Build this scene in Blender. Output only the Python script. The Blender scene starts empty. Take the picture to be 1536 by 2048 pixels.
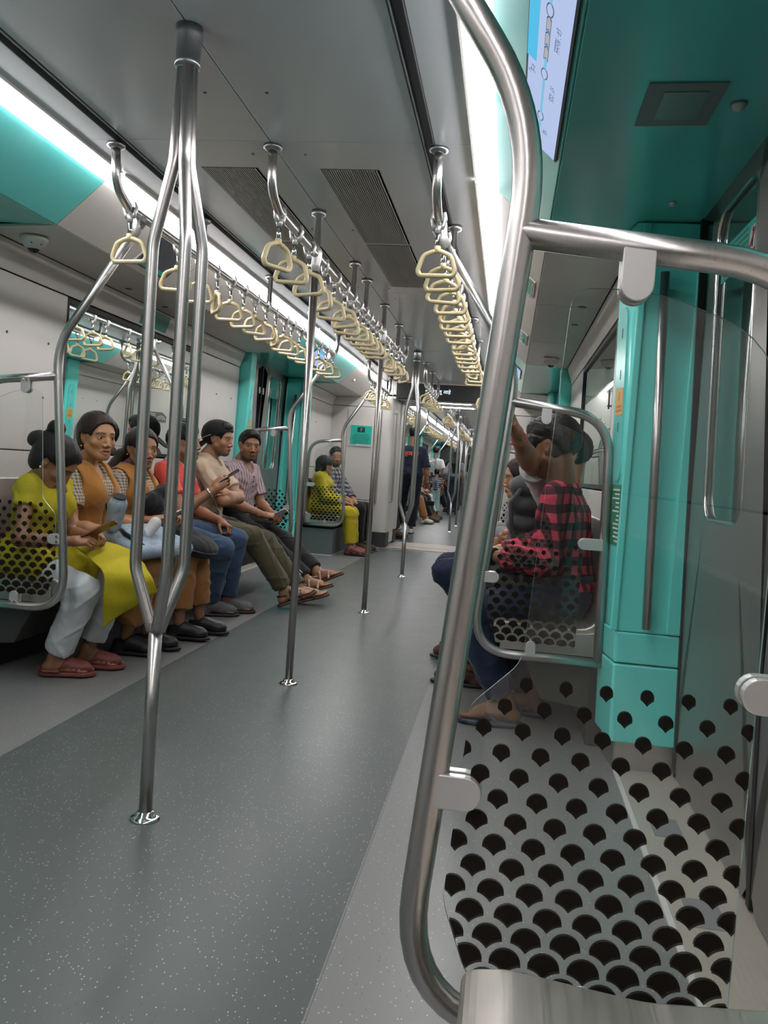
import bpy, bmesh, math, random
import numpy as np
from mathutils import Vector, Matrix
random.seed(7)
SC = bpy.context.scene
COL = SC.collection
# ------------------------------------------------------------------ camera
def set_camera():
    f, yaw, pitch, roll, cx, cz = 1670.9, 0.1430, -0.0512, -0.0700, 0.9234, 1.0171
    cy, sy, cp, sp = math.cos(yaw), math.sin(yaw), math.cos(pitch), math.sin(pitch)
    fw = Vector((-sy*cp, cy*cp, sp)); r = Vector((cy, sy, 0)); d = -r.cross(fw)
    c, s = math.cos(roll), math.sin(roll)
    r2 = c*r + s*d; d2 = -s*r + c*d
    cam = bpy.data.cameras.new('camera'); o = bpy.data.objects.new('camera', cam); COL.objects.link(o)
    m = Matrix((( r2.x, -d2.x, -fw.x, cx), (r2.y, -d2.y, -fw.y, 0.0), (r2.z, -d2.z, -fw.z, cz), (0,0,0,1)))
    o.matrix_world = m
    cam.sensor_fit = 'VERTICAL'; cam.sensor_height = 36.0; cam.lens = 36.0*f/2048.0
    cam.clip_start = 0.05; cam.clip_end = 200
    SC.camera = o
set_camera()
# ------------------------------------------------------------------ world (dark tunnel) and exposure
W = bpy.data.worlds.new('tunnel'); SC.world = W; W.use_nodes = True
W.node_tree.nodes['Background'].inputs[0].default_value = (0.02, 0.022, 0.024, 1)
W.node_tree.nodes['Background'].inputs[1].default_value = 1.0
LIGHT_E = 28.5
SC.view_settings.view_transform = 'Standard'; SC.view_settings.look = 'None'
SC.view_settings.gamma = 1.0; SC.view_settings.use_curve_mapping = False
SC.view_settings.exposure = 0.0
try:
    SC.cycles.use_denoising = True
    SC.cycles.max_bounces = 12; SC.cycles.diffuse_bounces = 5; SC.cycles.glossy_bounces = 5
    SC.cycles.transparent_max_bounces = 24; SC.cycles.caustics_reflective = False
    SC.cycles.sample_clamp_indirect = 6.0
except Exception: pass

# ------------------------------------------------------------------ materials
def lin(*c):
    return tuple(((v/255)/12.92 if v/255 <= .04045 else ((v/255+.055)/1.055)**2.4) for v in c)
class N:
    """tiny node-tree helper"""
    def __init__(s, name):
        s.m = bpy.data.materials.new(name); s.m.use_nodes = True; s.t = s.m.node_tree
        s.b = s.t.nodes['Principled BSDF']; s.out = s.t.nodes['Material Output']
    def n(s, typ, **kw):
        nd = s.t.nodes.new(typ)
        for k, v in kw.items():
            if k.startswith('i_'):
                key = k[2:]; key = int(key) if key.isdigit() else key.replace('_', ' ')
                nd.inputs[key].default_value = v
            else: setattr(nd, k, v)
        return nd
    def l(s, a, b): s.t.links.new(a, b)
    def coord(s, kind='Object', scale=(1,1,1), rot=(0,0,0)):
        tc = s.n('ShaderNodeTexCoord'); mp = s.n('ShaderNodeMapping')
        mp.inputs['Scale'].default_value = scale; mp.inputs['Rotation'].default_value = rot
        s.l(tc.outputs[kind], mp.inputs[0]); return mp.outputs[0]
    def noise(s, v, sc, detail=3, rough=.5):
        nd = s.n('ShaderNodeTexNoise'); nd.inputs['Scale'].default_value = sc; nd.inputs['Detail'].default_value = detail
        nd.inputs['Roughness'].default_value = rough
        if v is not None: s.l(v, nd.inputs['Vector'])
        return nd.outputs[0]
    def ramp(s, f, a, b, ca=(0,0,0), cb=(1,1,1), interp='LINEAR'):
        r = s.n('ShaderNodeValToRGB'); e = r.color_ramp.elements; r.color_ramp.interpolation = interp
        e[0].position = a; e[1].position = b; e[0].color = (*ca, 1); e[1].color = (*cb, 1)
        s.l(f, r.inputs[0]); return r.outputs[0]
    def mix(s, fac, a, b, blend='MIX'):
        m = s.n('ShaderNodeMix', data_type='RGBA', blend_type=blend)
        for sock, v in ((m.inputs[0], fac), (m.inputs[6], a), (m.inputs[7], b)):
            if hasattr(v, 'is_linked') or hasattr(v, 'links'): s.l(v, sock)
            elif isinstance(v, (int, float)): sock.default_value = v
            else: sock.default_value = (*v, 1)
        return m.outputs[2]
    def math(s, op, a, b=None, c=None):
        m = s.n('ShaderNodeMath', operation=op)
        for i, v in enumerate((a, b, c)):
            if v is None: continue
            if hasattr(v, 'links'): s.l(v, m.inputs[i])
            else: m.inputs[i].default_value = v
        return m.outputs[0]
    def sep(s, v):
        x = s.n('ShaderNodeSeparateXYZ'); s.l(v, x.inputs[0]); return x.outputs
    def bump(s, h, strength=.2, dist=.002):
        b = s.n('ShaderNodeBump'); b.inputs['Strength'].default_value = strength; b.inputs['Distance'].default_value = dist
        s.l(h, b.inputs['Height']); s.l(b.outputs[0], s.b.inputs['Normal'])
    def col(s, c):
        if hasattr(c, 'links'): s.l(c, s.b.inputs['Base Color'])
        else: s.b.inputs['Base Color'].default_value = (*c, 1)
        return s
    def set(s, **kw):
        for k, v in kw.items():
            s.b.inputs[k.replace('_', ' ')].default_value = v
        return s

def plain(name, c, rough=.5, metal=0., spec=.5, var=.06, vs=6., bump=0., bs=300.):
    """painted / moulded surface: colour with a little uneven tone and optional fine grain"""
    k = N(name); v = k.coord()
    if var: k.col(k.mix(k.noise(v, vs, 4), tuple(x*(1-var) for x in c), tuple(min(1, x*(1+var)) for x in c)))
    else: k.col(c)
    k.set(Roughness=rough, Metallic=metal)
    k.b.inputs['Specular IOR Level'].default_value = spec
    if bump: k.bump(k.noise(v, bs, 2), bump, .001)
    return k.m
def emit(name, c, e):
    k = N(name); k.t.nodes.remove(k.b); em = k.n('ShaderNodeEmission')
    em.inputs[0].default_value = (*c, 1); em.inputs[1].default_value = e; k.l(em.outputs[0], k.out.inputs[0]); return k.m
def steel(name, c, rough, axis=2, scale=60):
    k = N(name); sc = [scale*6]*3; sc[axis] = scale*.08
    v = k.coord(scale=tuple(sc)); n = k.noise(v, 1.0, 3)
    k.col(k.mix(n, tuple(x*.86 for x in c), c)); k.set(Metallic=1.0)
    r = k.n('ShaderNodeMapRange'); r.inputs[3].default_value = rough*.75; r.inputs[4].default_value = rough*1.3
    k.l(n, r.inputs[0]); k.l(r.outputs[0], k.b.inputs['Roughness']); return k.m
def glass(name, tint=(.975, .99, .985), ior=1.45, rough=.0):
    """thin sheet: see-through with a Fresnel reflection"""
    k = N(name); k.t.nodes.remove(k.b)
    tr = k.n('ShaderNodeBsdfTransparent'); tr.inputs[0].default_value = (*tint, 1)
    gl = k.n('ShaderNodeBsdfGlossy'); gl.inputs['Roughness'].default_value = rough; gl.inputs[0].default_value = (1, 1, 1, 1)
    fr = k.n('ShaderNodeFresnel'); ge = k.n('ShaderNodeNewGeometry')   # same reflectance on the way in and out of the sheet
    k.l(k.math('ADD', ior, k.math('MULTIPLY', ge.outputs['Backfacing'], 1/ior-ior)), fr.inputs[0])
    mx = k.n('ShaderNodeMixShader'); k.l(fr.outputs[0], mx.inputs[0]); k.l(tr.outputs[0], mx.inputs[1]); k.l(gl.outputs[0], mx.inputs[2])
    k.l(mx.outputs[0], k.out.inputs[0]); return k.m
M = {}
M['white'] = plain('white_panel', (.60, .575, .54), .38, var=.03)
M['ceil'] = plain('ceiling_paint', (.72, .735, .77), .24, var=.03, vs=3)
M['teal'] = plain('teal_paint', (.135, .62, .585), .20, var=.04)
M['teal2'] = plain('teal_gloss_panel', (.15, .78, .71), .22, var=.03)
M['greyseat'] = plain('grey_seat_base', (.042, .040, .036), .6)
M['black'] = plain('black_rubber', (.012, .012, .013), .6)
M['dark'] = plain('dark_gap', (.03, .03, .032), .6)
M['slot'] = plain('dark_slot', (.15, .15, .17), .5)
M['door'] = plain('door_grey', (.27, .255, .24), .36, metal=.7, var=.05)
M['steel'] = steel('brushed_steel', (.54, .515, .50), .30)
M['socket'] = steel('socket_steel', (.34, .345, .35), .36)
M['steelx'] = steel('brushed_steel_flat', (.52, .50, .48), .34, axis=0)
M['seat'] = steel('seat_steel', (.62, .58, .53), .42, axis=1)
M['chrome'] = steel('polished_steel', (.74, .73, .72), .12)
M['alu'] = plain('cast_clamp', (.62, .61, .60), .38, metal=.6, var=.05)
M['cream'] = plain('cream_plastic', (.62, .52, .31), .36, var=.05, vs=30)
M['glass'] = glass('partition_glass')
M['light'] = emit('light_diffuser', (1.0, .965, .975), LIGHT_E)
M['plastw'] = plain('white_plastic', (.62, .61, .59), .35, var=.02)
M['plastg'] = plain('grey_plastic', (.20, .205, .21), .45)
M['screw'] = plain('screw_metal', (.10, .09, .08), .4, metal=.8)
M['sill'] = plain('sill_metal', (.46, .42, .36), .42, metal=.25, var=.06)
M['poster'] = plain('poster_green', (.015, .46, .36), .4, var=.03)
M['posterd'] = plain('poster_dark', (.004, .05, .05), .4)
M['ink'] = plain('print_ink', (.008, .19, .14), .5)
M['paper'] = plain('paper_white', (.66, .65, .64), .6)
M['yellowst'] = plain('yellow_sticker', (.66, .36, .05), .4)
M['orangest'] = plain('orange_print', (.55, .12, .02), .4); M['orangeprint'] = plain('orange_lettering', (.90, .16, .035), .5)
M['greenst'] = plain('green_sticker', (.012, .22, .12), .4)
M['red'] = plain('red_print', (.5, .03, .04), .4)
M['whitepr'] = plain('white_print', (.72, .72, .70), .5)
def window_glass():
    """dark tunnel behind laminated glass: a strong mirror of the lit car over a faint green body"""
    k = N('window_glass'); k.t.nodes.remove(k.b)
    df = k.n('ShaderNodeBsdfDiffuse'); df.inputs[0].default_value = (.055, .078, .070, 1)
    gl = k.n('ShaderNodeBsdfGlossy'); gl.inputs['Roughness'].default_value = .01; gl.inputs[0].default_value = (.86, .93, .90, 1)
    fr = k.n('ShaderNodeFresnel'); fr.inputs[0].default_value = 1.9
    f = k.math('ADD', fr.outputs[0], .13)
    mx = k.n('ShaderNodeMixShader'); k.l(f, mx.inputs[0]); k.l(df.outputs[0], mx.inputs[1]); k.l(gl.outputs[0], mx.inputs[2])
    k.l(mx.outputs[0], k.out.inputs[0]); return k.m
M['window'] = window_glass()
def film():
    """printed film on the glass: dark brown, a little see-through"""
    k = N('printed_film'); k.t.nodes.remove(k.b)
    tr = k.n('ShaderNodeBsdfTransparent'); tr.inputs[0].default_value = (.55, .50, .46, 1)
    d = k.n('ShaderNodeBsdfDiffuse'); d.inputs[0].default_value = (.020, .016, .013, 1)
    mx = k.n('ShaderNodeMixShader'); mx.inputs[0].default_value = .86
    k.l(tr.outputs[0], mx.inputs[1]); k.l(d.outputs[0], mx.inputs[2]); k.l(mx.outputs[0], k.out.inputs[0]); return k.m
M['film'] = film()
def floor_mat(name, base, lo):
    k = N(name); v = k.coord()
    big = k.noise(k.coord(scale=(1.2, .5, 1)), 3, 5, .6)
    c = k.mix(k.ramp(big, .15, .85), lo, base)
    vor = k.n('ShaderNodeTexVoronoi', feature='F1'); vor.inputs['Scale'].default_value = 125; vor.inputs['Randomness'].default_value = 1
    k.l(k.coord(scale=(1, .55, 1)), vor.inputs['Vector'])
    fl = k.math('MULTIPLY', k.math('LESS_THAN', vor.outputs['Distance'], .17), k.math('GREATER_THAN', k.sep(vor.outputs['Color'])[0], .35))
    dk = k.math('MULTIPLY', k.math('LESS_THAN', vor.outputs['Distance'], .22), k.math('LESS_THAN', k.sep(vor.outputs['Color'])[1], .2))
    c = k.mix(k.math('MULTIPLY', fl, .75), c, (.52, .54, .53)); c = k.mix(k.math('MULTIPLY', dk, .5), c, tuple(x*.35 for x in base))
    k.col(c)
    r = k.n('ShaderNodeMapRange'); r.inputs[3].default_value = .29; r.inputs[4].default_value = .37; k.b.inputs['Specular IOR Level'].default_value = .38
    k.l(k.noise(v, 5, 3, .5), r.inputs[0]); k.l(r.outputs[0], k.b.inputs['Roughness'])
    k.bump(k.noise(v, 60, 3, .6), .03, .001); return k.m
M['floor'] = floor_mat('floor_speckled', (.092, .106, .102), (.080, .094, .091))
M['floorside'] = floor_mat('floor_side', (.20, .202, .197), (.185, .187, .182))
def grille_mat():
    k = N('grille_perforated'); v = k.coord(scale=(1, 1, 1), rot=(0, 0, .785))
    w = k.n('ShaderNodeTexWave', wave_type='BANDS', bands_direction='X'); w.inputs['Scale'].default_value = 26
    k.l(v, w.inputs['Vector'])
    k.col(k.ramp(w.outputs['Fac'], .35, .65, (.15, .145, .145), (.30, .29, .285))); k.set(Roughness=.45, Metallic=.3)
    k.bump(w.outputs['Fac'], .3, .004); return k.m
M['grille'] = grille_mat()
M['grillebar'] = plain('grille_bar', (.42, .415, .41), .4)

# ------------------------------------------------------------------ mesh building
class MB:
    def __init__(s): s.v = []; s.f = []; s.mi = []; s.sm = []; s.cur = 0
    def add(s, vs, fs, smooth=False):
        o = len(s.v); s.v += [tuple(p) for p in vs]
        for f in fs: s.f.append(tuple(i+o for i in f)); s.mi.append(s.cur); s.sm.append(smooth)
        return s
    def box(s, x0, x1, y0, y1, z0, z1):
        v = [(x, y, z) for z in (z0, z1) for y in (y0, y1) for x in (x0, x1)]
        return s.add(v, [(0,2,3,1), (4,5,7,6), (0,1,5,4), (2,6,7,3), (0,4,6,2), (1,3,7,5)])
    def slab(s, a, b, c, d, t):
        """quad a,b,c,d pushed by thickness vector t"""
        p = [Vector(x) for x in (a, b, c, d)]; t = Vector(t); q = [x+t for x in p]
        return s.add(p+q, [(3,2,1,0), (4,5,6,7), (0,1,5,4), (1,2,6,5), (2,3,7,6), (3,0,4,7)])
    def prism(s, pts, fn, t0, t1):
        """2-D outline pts; fn(u, v, t) -> xyz"""
        n = len(pts); v = [fn(u, w, t0) for u, w in pts] + [fn(u, w, t1) for u, w in pts]
        f = [tuple(range(n-1, -1, -1)), tuple(range(n, 2*n))] + [(i, (i+1) % n, n+(i+1) % n, n+i) for i in range(n)]
        return s.add(v, f)
    def tube(s, path, r, seg=12, caps=True, flat=None):
        P = [Vector(p) for p in path]; n = len(P); rr = r if isinstance(r, (list, tuple)) else [r]*n
        T = []
        for i in range(n):
            t = (P[min(i+1, n-1)]-P[max(i-1, 0)]); T.append(t.normalized() if t.length > 1e-9 else Vector((0,0,1)))
        up = Vector((0,0,1)) if abs(T[0].z) < .9 else Vector((1,0,0))
        u = T[0].cross(up).normalized(); vs = []
        for i in range(n):
            u = (u - T[i]*u.dot(T[i])).normalized(); w = T[i].cross(u)
            for k in range(seg):
                a = 2*math.pi*k/seg; vs.append(P[i] + (u*math.cos(a)+w*math.sin(a))*rr[i])
        fs = [(i*seg+k, i*seg+(k+1) % seg, (i+1)*seg+(k+1) % seg, (i+1)*seg+k) for i in range(n-1) for k in range(seg)]
        s.add(vs, fs, True)
        if caps:
            o = len(s.v)-len(vs); s.f.append(tuple(o+k for k in range(seg-1, -1, -1))); s.f.append(tuple(o+(n-1)*seg+k for k in range(seg)))
            s.mi += [s.cur]*2; s.sm += [False]*2
        return s
    def loop(s, path, r, seg=8):
        """closed tube"""
        P = [Vector(p) for p in path]; n = len(P); nrm = (P[1]-P[0]).cross(P[n//3]-P[0]).normalized(); vs = []
        for i in range(n):
            t = (P[(i+1) % n]-P[i-1]).normalized(); u = nrm; w = t.cross(u)
            for k in range(seg):
                a = 2*math.pi*k/seg; vs.append(P[i]+(u*math.cos(a)*r*1.25+w*math.sin(a)*r))
        return s.add(vs, [(i*seg+k, i*seg+(k+1) % seg, ((i+1) % n)*seg+(k+1) % seg, ((i+1) % n)*seg+k) for i in range(n) for k in range(seg)], True)
    def lathe(s, prof, c, seg=20, axis='z', half=False):
        """prof [(r, h)...] around an axis through c"""
        c = Vector(c); vs = []
        for r, h in prof:
            for k in range(seg):
                a = 2*math.pi*k/seg; x, y = r*math.cos(a), r*math.sin(a)
                vs.append(c + Vector({'z': (x, y, h), 'y': (x, h, y), 'x': (h, x, y)}[axis] if isinstance(axis, str) else axis @ Vector((x, y, h))))
        n = len(prof)
        fs = [(i*seg+k, i*seg+(k+1) % seg, (i+1)*seg+(k+1) % seg, (i+1)*seg+k) for i in range(n-1) for k in range(seg)]
        s.add(vs, fs, True); o = len(s.v)-len(vs)
        s.f += [tuple(o+k for k in range(seg-1, -1, -1)), tuple(o+(n-1)*seg+k for k in range(seg))]; s.mi += [s.cur]*2; s.sm += [False]*2
        return s
    def build(s, name, mats, parent=None, bevel=0., bseg=2):
        me = bpy.data.meshes.new(name); L = Vector((0,0,0))
        if parent is not None:
            L = Vector(parent.get('_base', (0,0,0)))
        me.from_pydata([tuple(Vector(p)-L) for p in s.v], [], s.f)
        if not isinstance(mats, (list, tuple)): mats = [mats]
        for m in mats: me.materials.append(M[m] if isinstance(m, str) else m)
        me.polygons.foreach_set('material_index', s.mi); me.polygons.foreach_set('use_smooth', s.sm)
        me.update()
        o = bpy.data.objects.new(name, me); COL.objects.link(o)
        if parent is not None:
            o.parent = parent
            b = Vector(parent.get('_base', (0,0,0)))
        o['_base'] = tuple(L)
        if bevel:
            b = o.modifiers.new('edge', 'BEVEL'); b.width = bevel; b.segments = bseg; b.limit_method = 'ANGLE'; b.angle_limit = .7
            b.harden_normals = False
        return o
def fillet(pts, r, n=6, closed=False):
    P = [Vector(p) for p in pts]; out = []
    m = len(P)
    for i in range(m):
        if not closed and i in (0, m-1): out.append(P[i]); continue
        a, b, c = P[i-1], P[i], P[(i+1) % m]; rr = r[i] if isinstance(r, (list, tuple)) else r
        u, v = (a-b), (c-b); ang = u.angle(v)
        if rr <= 0 or ang > math.pi-.02: out.append(b); continue
        d = min(rr/math.tan(ang/2), u.length*.49, v.length*.49); u.normalize(); v.normalize()
        p0, p1 = b+u*d, b+v*d
        for k in range(n+1):
            t = k/n; out.append((1-t)**2*p0 + 2*t*(1-t)*b + t*t*p1)
    return out
def rrect(w, h, r, n=5, cx=0, cy=0):
    pts = []
    for sx, sy, a0 in ((1,1,0), (-1,1,90), (-1,-1,180), (1,-1,270)):
        for k in range(n+1):
            a = math.radians(a0+90*k/n); pts.append((cx+sx*(w/2-r)+r*math.cos(a), cy+sy*(h/2-r)+r*math.sin(a)))
    return pts
def thing(name, label, cat, loc=(0,0,0), group=None):
    o = bpy.data.objects.new(name, None); COL.objects.link(o); o.location = loc; o.empty_display_size = .1
    o['_base'] = tuple(loc); o['label'] = label; o['category'] = cat
    if group: o['group'] = group
    return o
def tag(o, label, cat, group=None):
    o['label'] = label; o['category'] = cat
    if group: o['group'] = group
    return o
def struct(o): o['kind'] = 'structure'; return o
def holder(name, loc=(0,0,0)):
    o = bpy.data.objects.new(name, None); COL.objects.link(o); o['_base'] = tuple(loc); o.location = loc
    o['kind'] = 'structure'; return o
def child_of(o, parent):
    o.parent = parent; return o
def copy_tree(o, parent=None):
    c = o.copy(); COL.objects.link(c); c.parent = parent
    for ch in o.children:
        copy_tree(ch, c)
    return c
def text_mesh(name, body, size, mat, xf, parent, extrude=.0006, align='CENTER', shear=0):
    """lettering as thin raised geometry; xf maps (x, y, z) of the text plane to the world"""
    cu = bpy.data.curves.new(name, 'FONT'); cu.body = body; cu.size = size; cu.extrude = extrude; cu.align_x = align; cu.align_y = 'CENTER'
    cu.shear = shear; cu.resolution_u = 2
    t = bpy.data.objects.new(name, cu); COL.objects.link(t)
    dg = bpy.context.evaluated_depsgraph_get(); me = bpy.data.meshes.new_from_object(t.evaluated_get(dg))
    bpy.data.objects.remove(t)
    L = Vector(parent['_base'])
    for v in me.vertices: v.co = Vector(xf(*v.co)) - L
    me.materials.clear(); me.materials.append(M[mat] if isinstance(mat, str) else mat)
    o = bpy.data.objects.new(name, me); COL.objects.link(o); o.parent = parent; o['_base'] = tuple(L); return o
# ================================================================== STRUCTURE
# section (half) of the car: (x, z) of the lining; mirrored by s = -1 / +1
def X(z):                                   # inner face of the side lining leans in towards the top
    return 1.405 - .016*z
CREASE = (1.005, 1.931); LIGHTO = (.797, 2.116); LIGHTI = (.722, 2.140); FRZ = (1.330, 1.917); WTOP = 1.79
HC = 2.15
_cnt = {}
def num(k): _cnt[k] = _cnt.get(k, 0)+1; return '%s_%d' % (k, _cnt[k])
def strip(s, a, b, y0, y1, t, name, mat, parent, g=.0025, bev=.002):
    """panel between section points a and b, from y0 to y1, with joint gaps"""
    (xa, za), (xb, zb) = a, b
    d = Vector((xb-xa, 0, zb-za)); L = d.length; d.normalize()
    n = Vector((d.z, 0, -d.x))              # points out of the room for walls going up (x outwards)
    if n.x < 0 and abs(n.x) > abs(n.z): n = -n
    if abs(n.z) >= abs(n.x) and n.z < 0: n = -n
    A = Vector((xa, 0, za))+d*g; B = Vector((xb, 0, zb))-d*g
    q = lambda p, y: (s*p.x, y, p.z)
    m = MB(); nt = n*t
    vs = [q(A, y0+g), q(B, y0+g), q(B, y1-g), q(A, y1-g)]
    m.slab(*vs, (s*nt.x, 0, nt.z))
    return m.build(name, mat, parent, bevel=bev)
def screw(m, s, x, y, z):
    m.lathe([(.0065, -.001), (.0065, .002), (.003, .0035)], (s*x, y, z), 8, Matrix(((0,0,-s),(0,1,0),(1,0,0))))
def side_bench(s, y0, y1, side, wall, near=True, win=None):
    xm = X(1.39)
    # lower lining, sill seam at z .985
    strip(s, (X(0), .0), (X(.985), .985), y0, y1, .012, 'panel', 'white', wall)
    segs = [(y0, y1)]
    if win: segs = [(y0, win[0]), (win[1], y1)]
    for a, b in segs:
        strip(s, (X(.985), .985), (X(WTOP), WTOP), a, b, .012, 'panel', 'white', wall, bev=.004)
    if near:
        q = [(y0+.27, 1.522), (y0+.62, 1.522), (y0+.6, 1.252)] + ([(y1-.52, 1.512), (y1-.17, 1.51), (y1-.3, 1.25)] if win else [])
        for y, z in q:
            m = MB(); screw(m, s, X(z)-.001, y, z); m.build('panel_screw', 'screw', wall)
    strip(s, (X(WTOP), WTOP), FRZ, y0, y1, .012, 'panel', 'white', wall)
    if win: window(s, win[0], win[1], near)
def window(s, y0, y1, near):
    fr = MB(); z0, z1 = .992, WTOP-.005
    q = lambda y, z, d: (s*(X(z)+d), y, z)
    for a, b, c, d in ((y0, y0+.022, z0, z1), (y1-.022, y1, z0, z1), (y0, y1, z0, z0+.022), (y0, y1, z1-.028, z1)):
        fr.slab(q(a, c, .002), q(b, c, .002), q(b, d, .002), q(a, d, .002), (s*.03, 0, 0))
    w = struct(fr.build(num('window'), 'black')); w['_base'] = (0, 0, 0)
    p = MB(); p.slab(q(y0+.02, z0+.02, .014), q(y1-.02, z0+.02, .014), q(y1-.02, z1-.02, .014), q(y0+.02, z1-.02, .014), (s*.012, 0, 0))
    p.build('pane', 'window', w)
def pillar(s, y0, y1, face, near=True):
    """teal door pillar; face = -1/+1: the side (in y) towards the door"""
    h = holder(num('trim'), (s*1.42, (y0+y1)/2, 0))
    xi = lambda z: 1.352-.032*z
    yd, yb_ = (y0, y1) if face < 0 else (y1, y0)
    ty = lambda y: .014-.026*(y-yd)/(yb_-yd)          # aisle face turned a little towards the door
    xo = 1.60
    def body(za, zb, ex, ey, name, mat, bev=.012):
        m = MB(); a0, a1 = y0-ey, y1+ey
        c = .008
        for_y = [(xi(za)-ex, xi(zb)-ex)]
        vs = []
        for z in (za, zb):
            x = xi(z)-ex
            ring = [(x+ty(a0), a0+c), (x+c+ty(a0), a0), (xo, a0), (xo, a1), (x+c+ty(a1), a1), (x+ty(a1), a1-c)]
            vs += [(s*u, v, z) for u, v in ring]
        n = 6
        m.add(vs, [tuple(range(n))[::-1], tuple(range(n, 2*n))] + [(i, (i+1) % n, n+(i+1) % n, n+i) for i in range(n)])
        return m.build(name, mat, h, bevel=bev)
    body(0, .105, -.012, -.012, 'base_plate', 'steelx', .003)
    body(.105, .385, .010, .008, 'kick_box', 'teal2')
    body(.391, .50, .008, .006, 'lower_cover', 'teal2')
    body(.502, 1.935, 0, 0, 'post', 'teal2', .008)
    # raised edges round the grab-rail recess, towards the door
    yf = y0 if face < 0 else y1
    for xa, xb in ((xi(1)+.004, xi(1)+.03), (1.515, 1.565)):
        m = MB(); m.slab((s*xa, yf, .505), (s*xb, yf, .505), (s*xb, yf, 1.93), (s*xa, yf, 1.93), (0, face*.014, 0)); m.build('edge_strip', 'teal2', h, bevel=.005)
    m = MB(); yy = sorted((yf+face*.001, yf+face*.006))
    m.lathe([(.011, 0), (.011, .004)], (s*1.50, yf, .27), 12, Matrix(((1,0,0),(0,0,face),(0,1,0)))); m.build('plug', 'black', h)
    # cover plate, yellow and green labels on the aisle face
    yc = (y0+y1)/2
    def plate(ya, yb, za, zb, name, mat, t, r=.02):
        m = MB(); pts = rrect(yb-ya, zb-za, r, 5, (ya+yb)/2, (za+zb)/2)
        m.prism(pts, lambda u, v, w: (s*(xi(v)+ty(u)-w), u, v), -.004, t); return m.build(name, mat, h)
    if near:
        cp = plate(yc-.055, yc+.055, 1.03, 1.66, 'cover_plate', 'teal', .006, .05)
        m = MB()
        for z in (1.40, 1.21, 1.55):
            m.slab(*[(s*(xi(zz)+ty(yc+dy)-.0062), yc+dy, zz) for dy, zz in ((-.003, z), (.003, z), (.003, z+.035), (-.003, z+.035))], (-s*.001, 0, 0))
        m.build('slot', 'black', cp)
        st = plate(yc-.05, yc+.05, 1.27, 1.37, 'warning_sticker', 'yellowst', .0072, .008)
        m = MB()
        for k, (za, zb, wd) in enumerate(((1.325, 1.355, .012), (1.30, 1.308, .06), (1.286, 1.293, .07))):
            m.slab(*[(s*(xi(zz)+ty(yc+dy)-.0073), yc+dy, zz) for dy, zz in ((-wd/2, za), (wd/2, za), (wd/2, zb), (-wd/2, zb))], (-s*.0006, 0, 0))
        m.build('sticker_print', 'orangest', st)
        gs = plate(yc-.07, yc+.06, .80, 1.02, 'instruction_sticker', 'greenst', .003, .004)
        m = MB(); rnd = random.Random(3)
        for k in range(13):
            z = .812+k*.0155; wd = rnd.uniform(.03, .10)
            m.slab(*[(s*(xi(zz)+ty(yc-.06+dy)-.0032), yc-.06+dy, zz) for dy, zz in ((0, z), (wd, z), (wd, z+.006), (0, z+.006))], (-s*.0006, 0, 0))
        m.build('sticker_print', 'whitepr', gs)
    return h
def grab_rail(s, y, face, label):
    t = thing('grab_rail', label, 'handrail', (s*1.425, y+face*.055, .526), 'grab rails on the door pillars')
    x0, x1 = 1.440, 1.402
    MB().tube([(s*x0, y+face*.055, .526), (s*x1, y+face*.055, 1.752)], .0155, 14).build('rail', 'steel', t)
    for z in (.575, 1.70):
        x = x0+(x1-x0)*(z-.526)/1.226
        MB().tube([(s*(x+.008), y, z), (s*(x+.004), y+face*.05, z)], .013, 12).build('standoff', 'steel', t)
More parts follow.
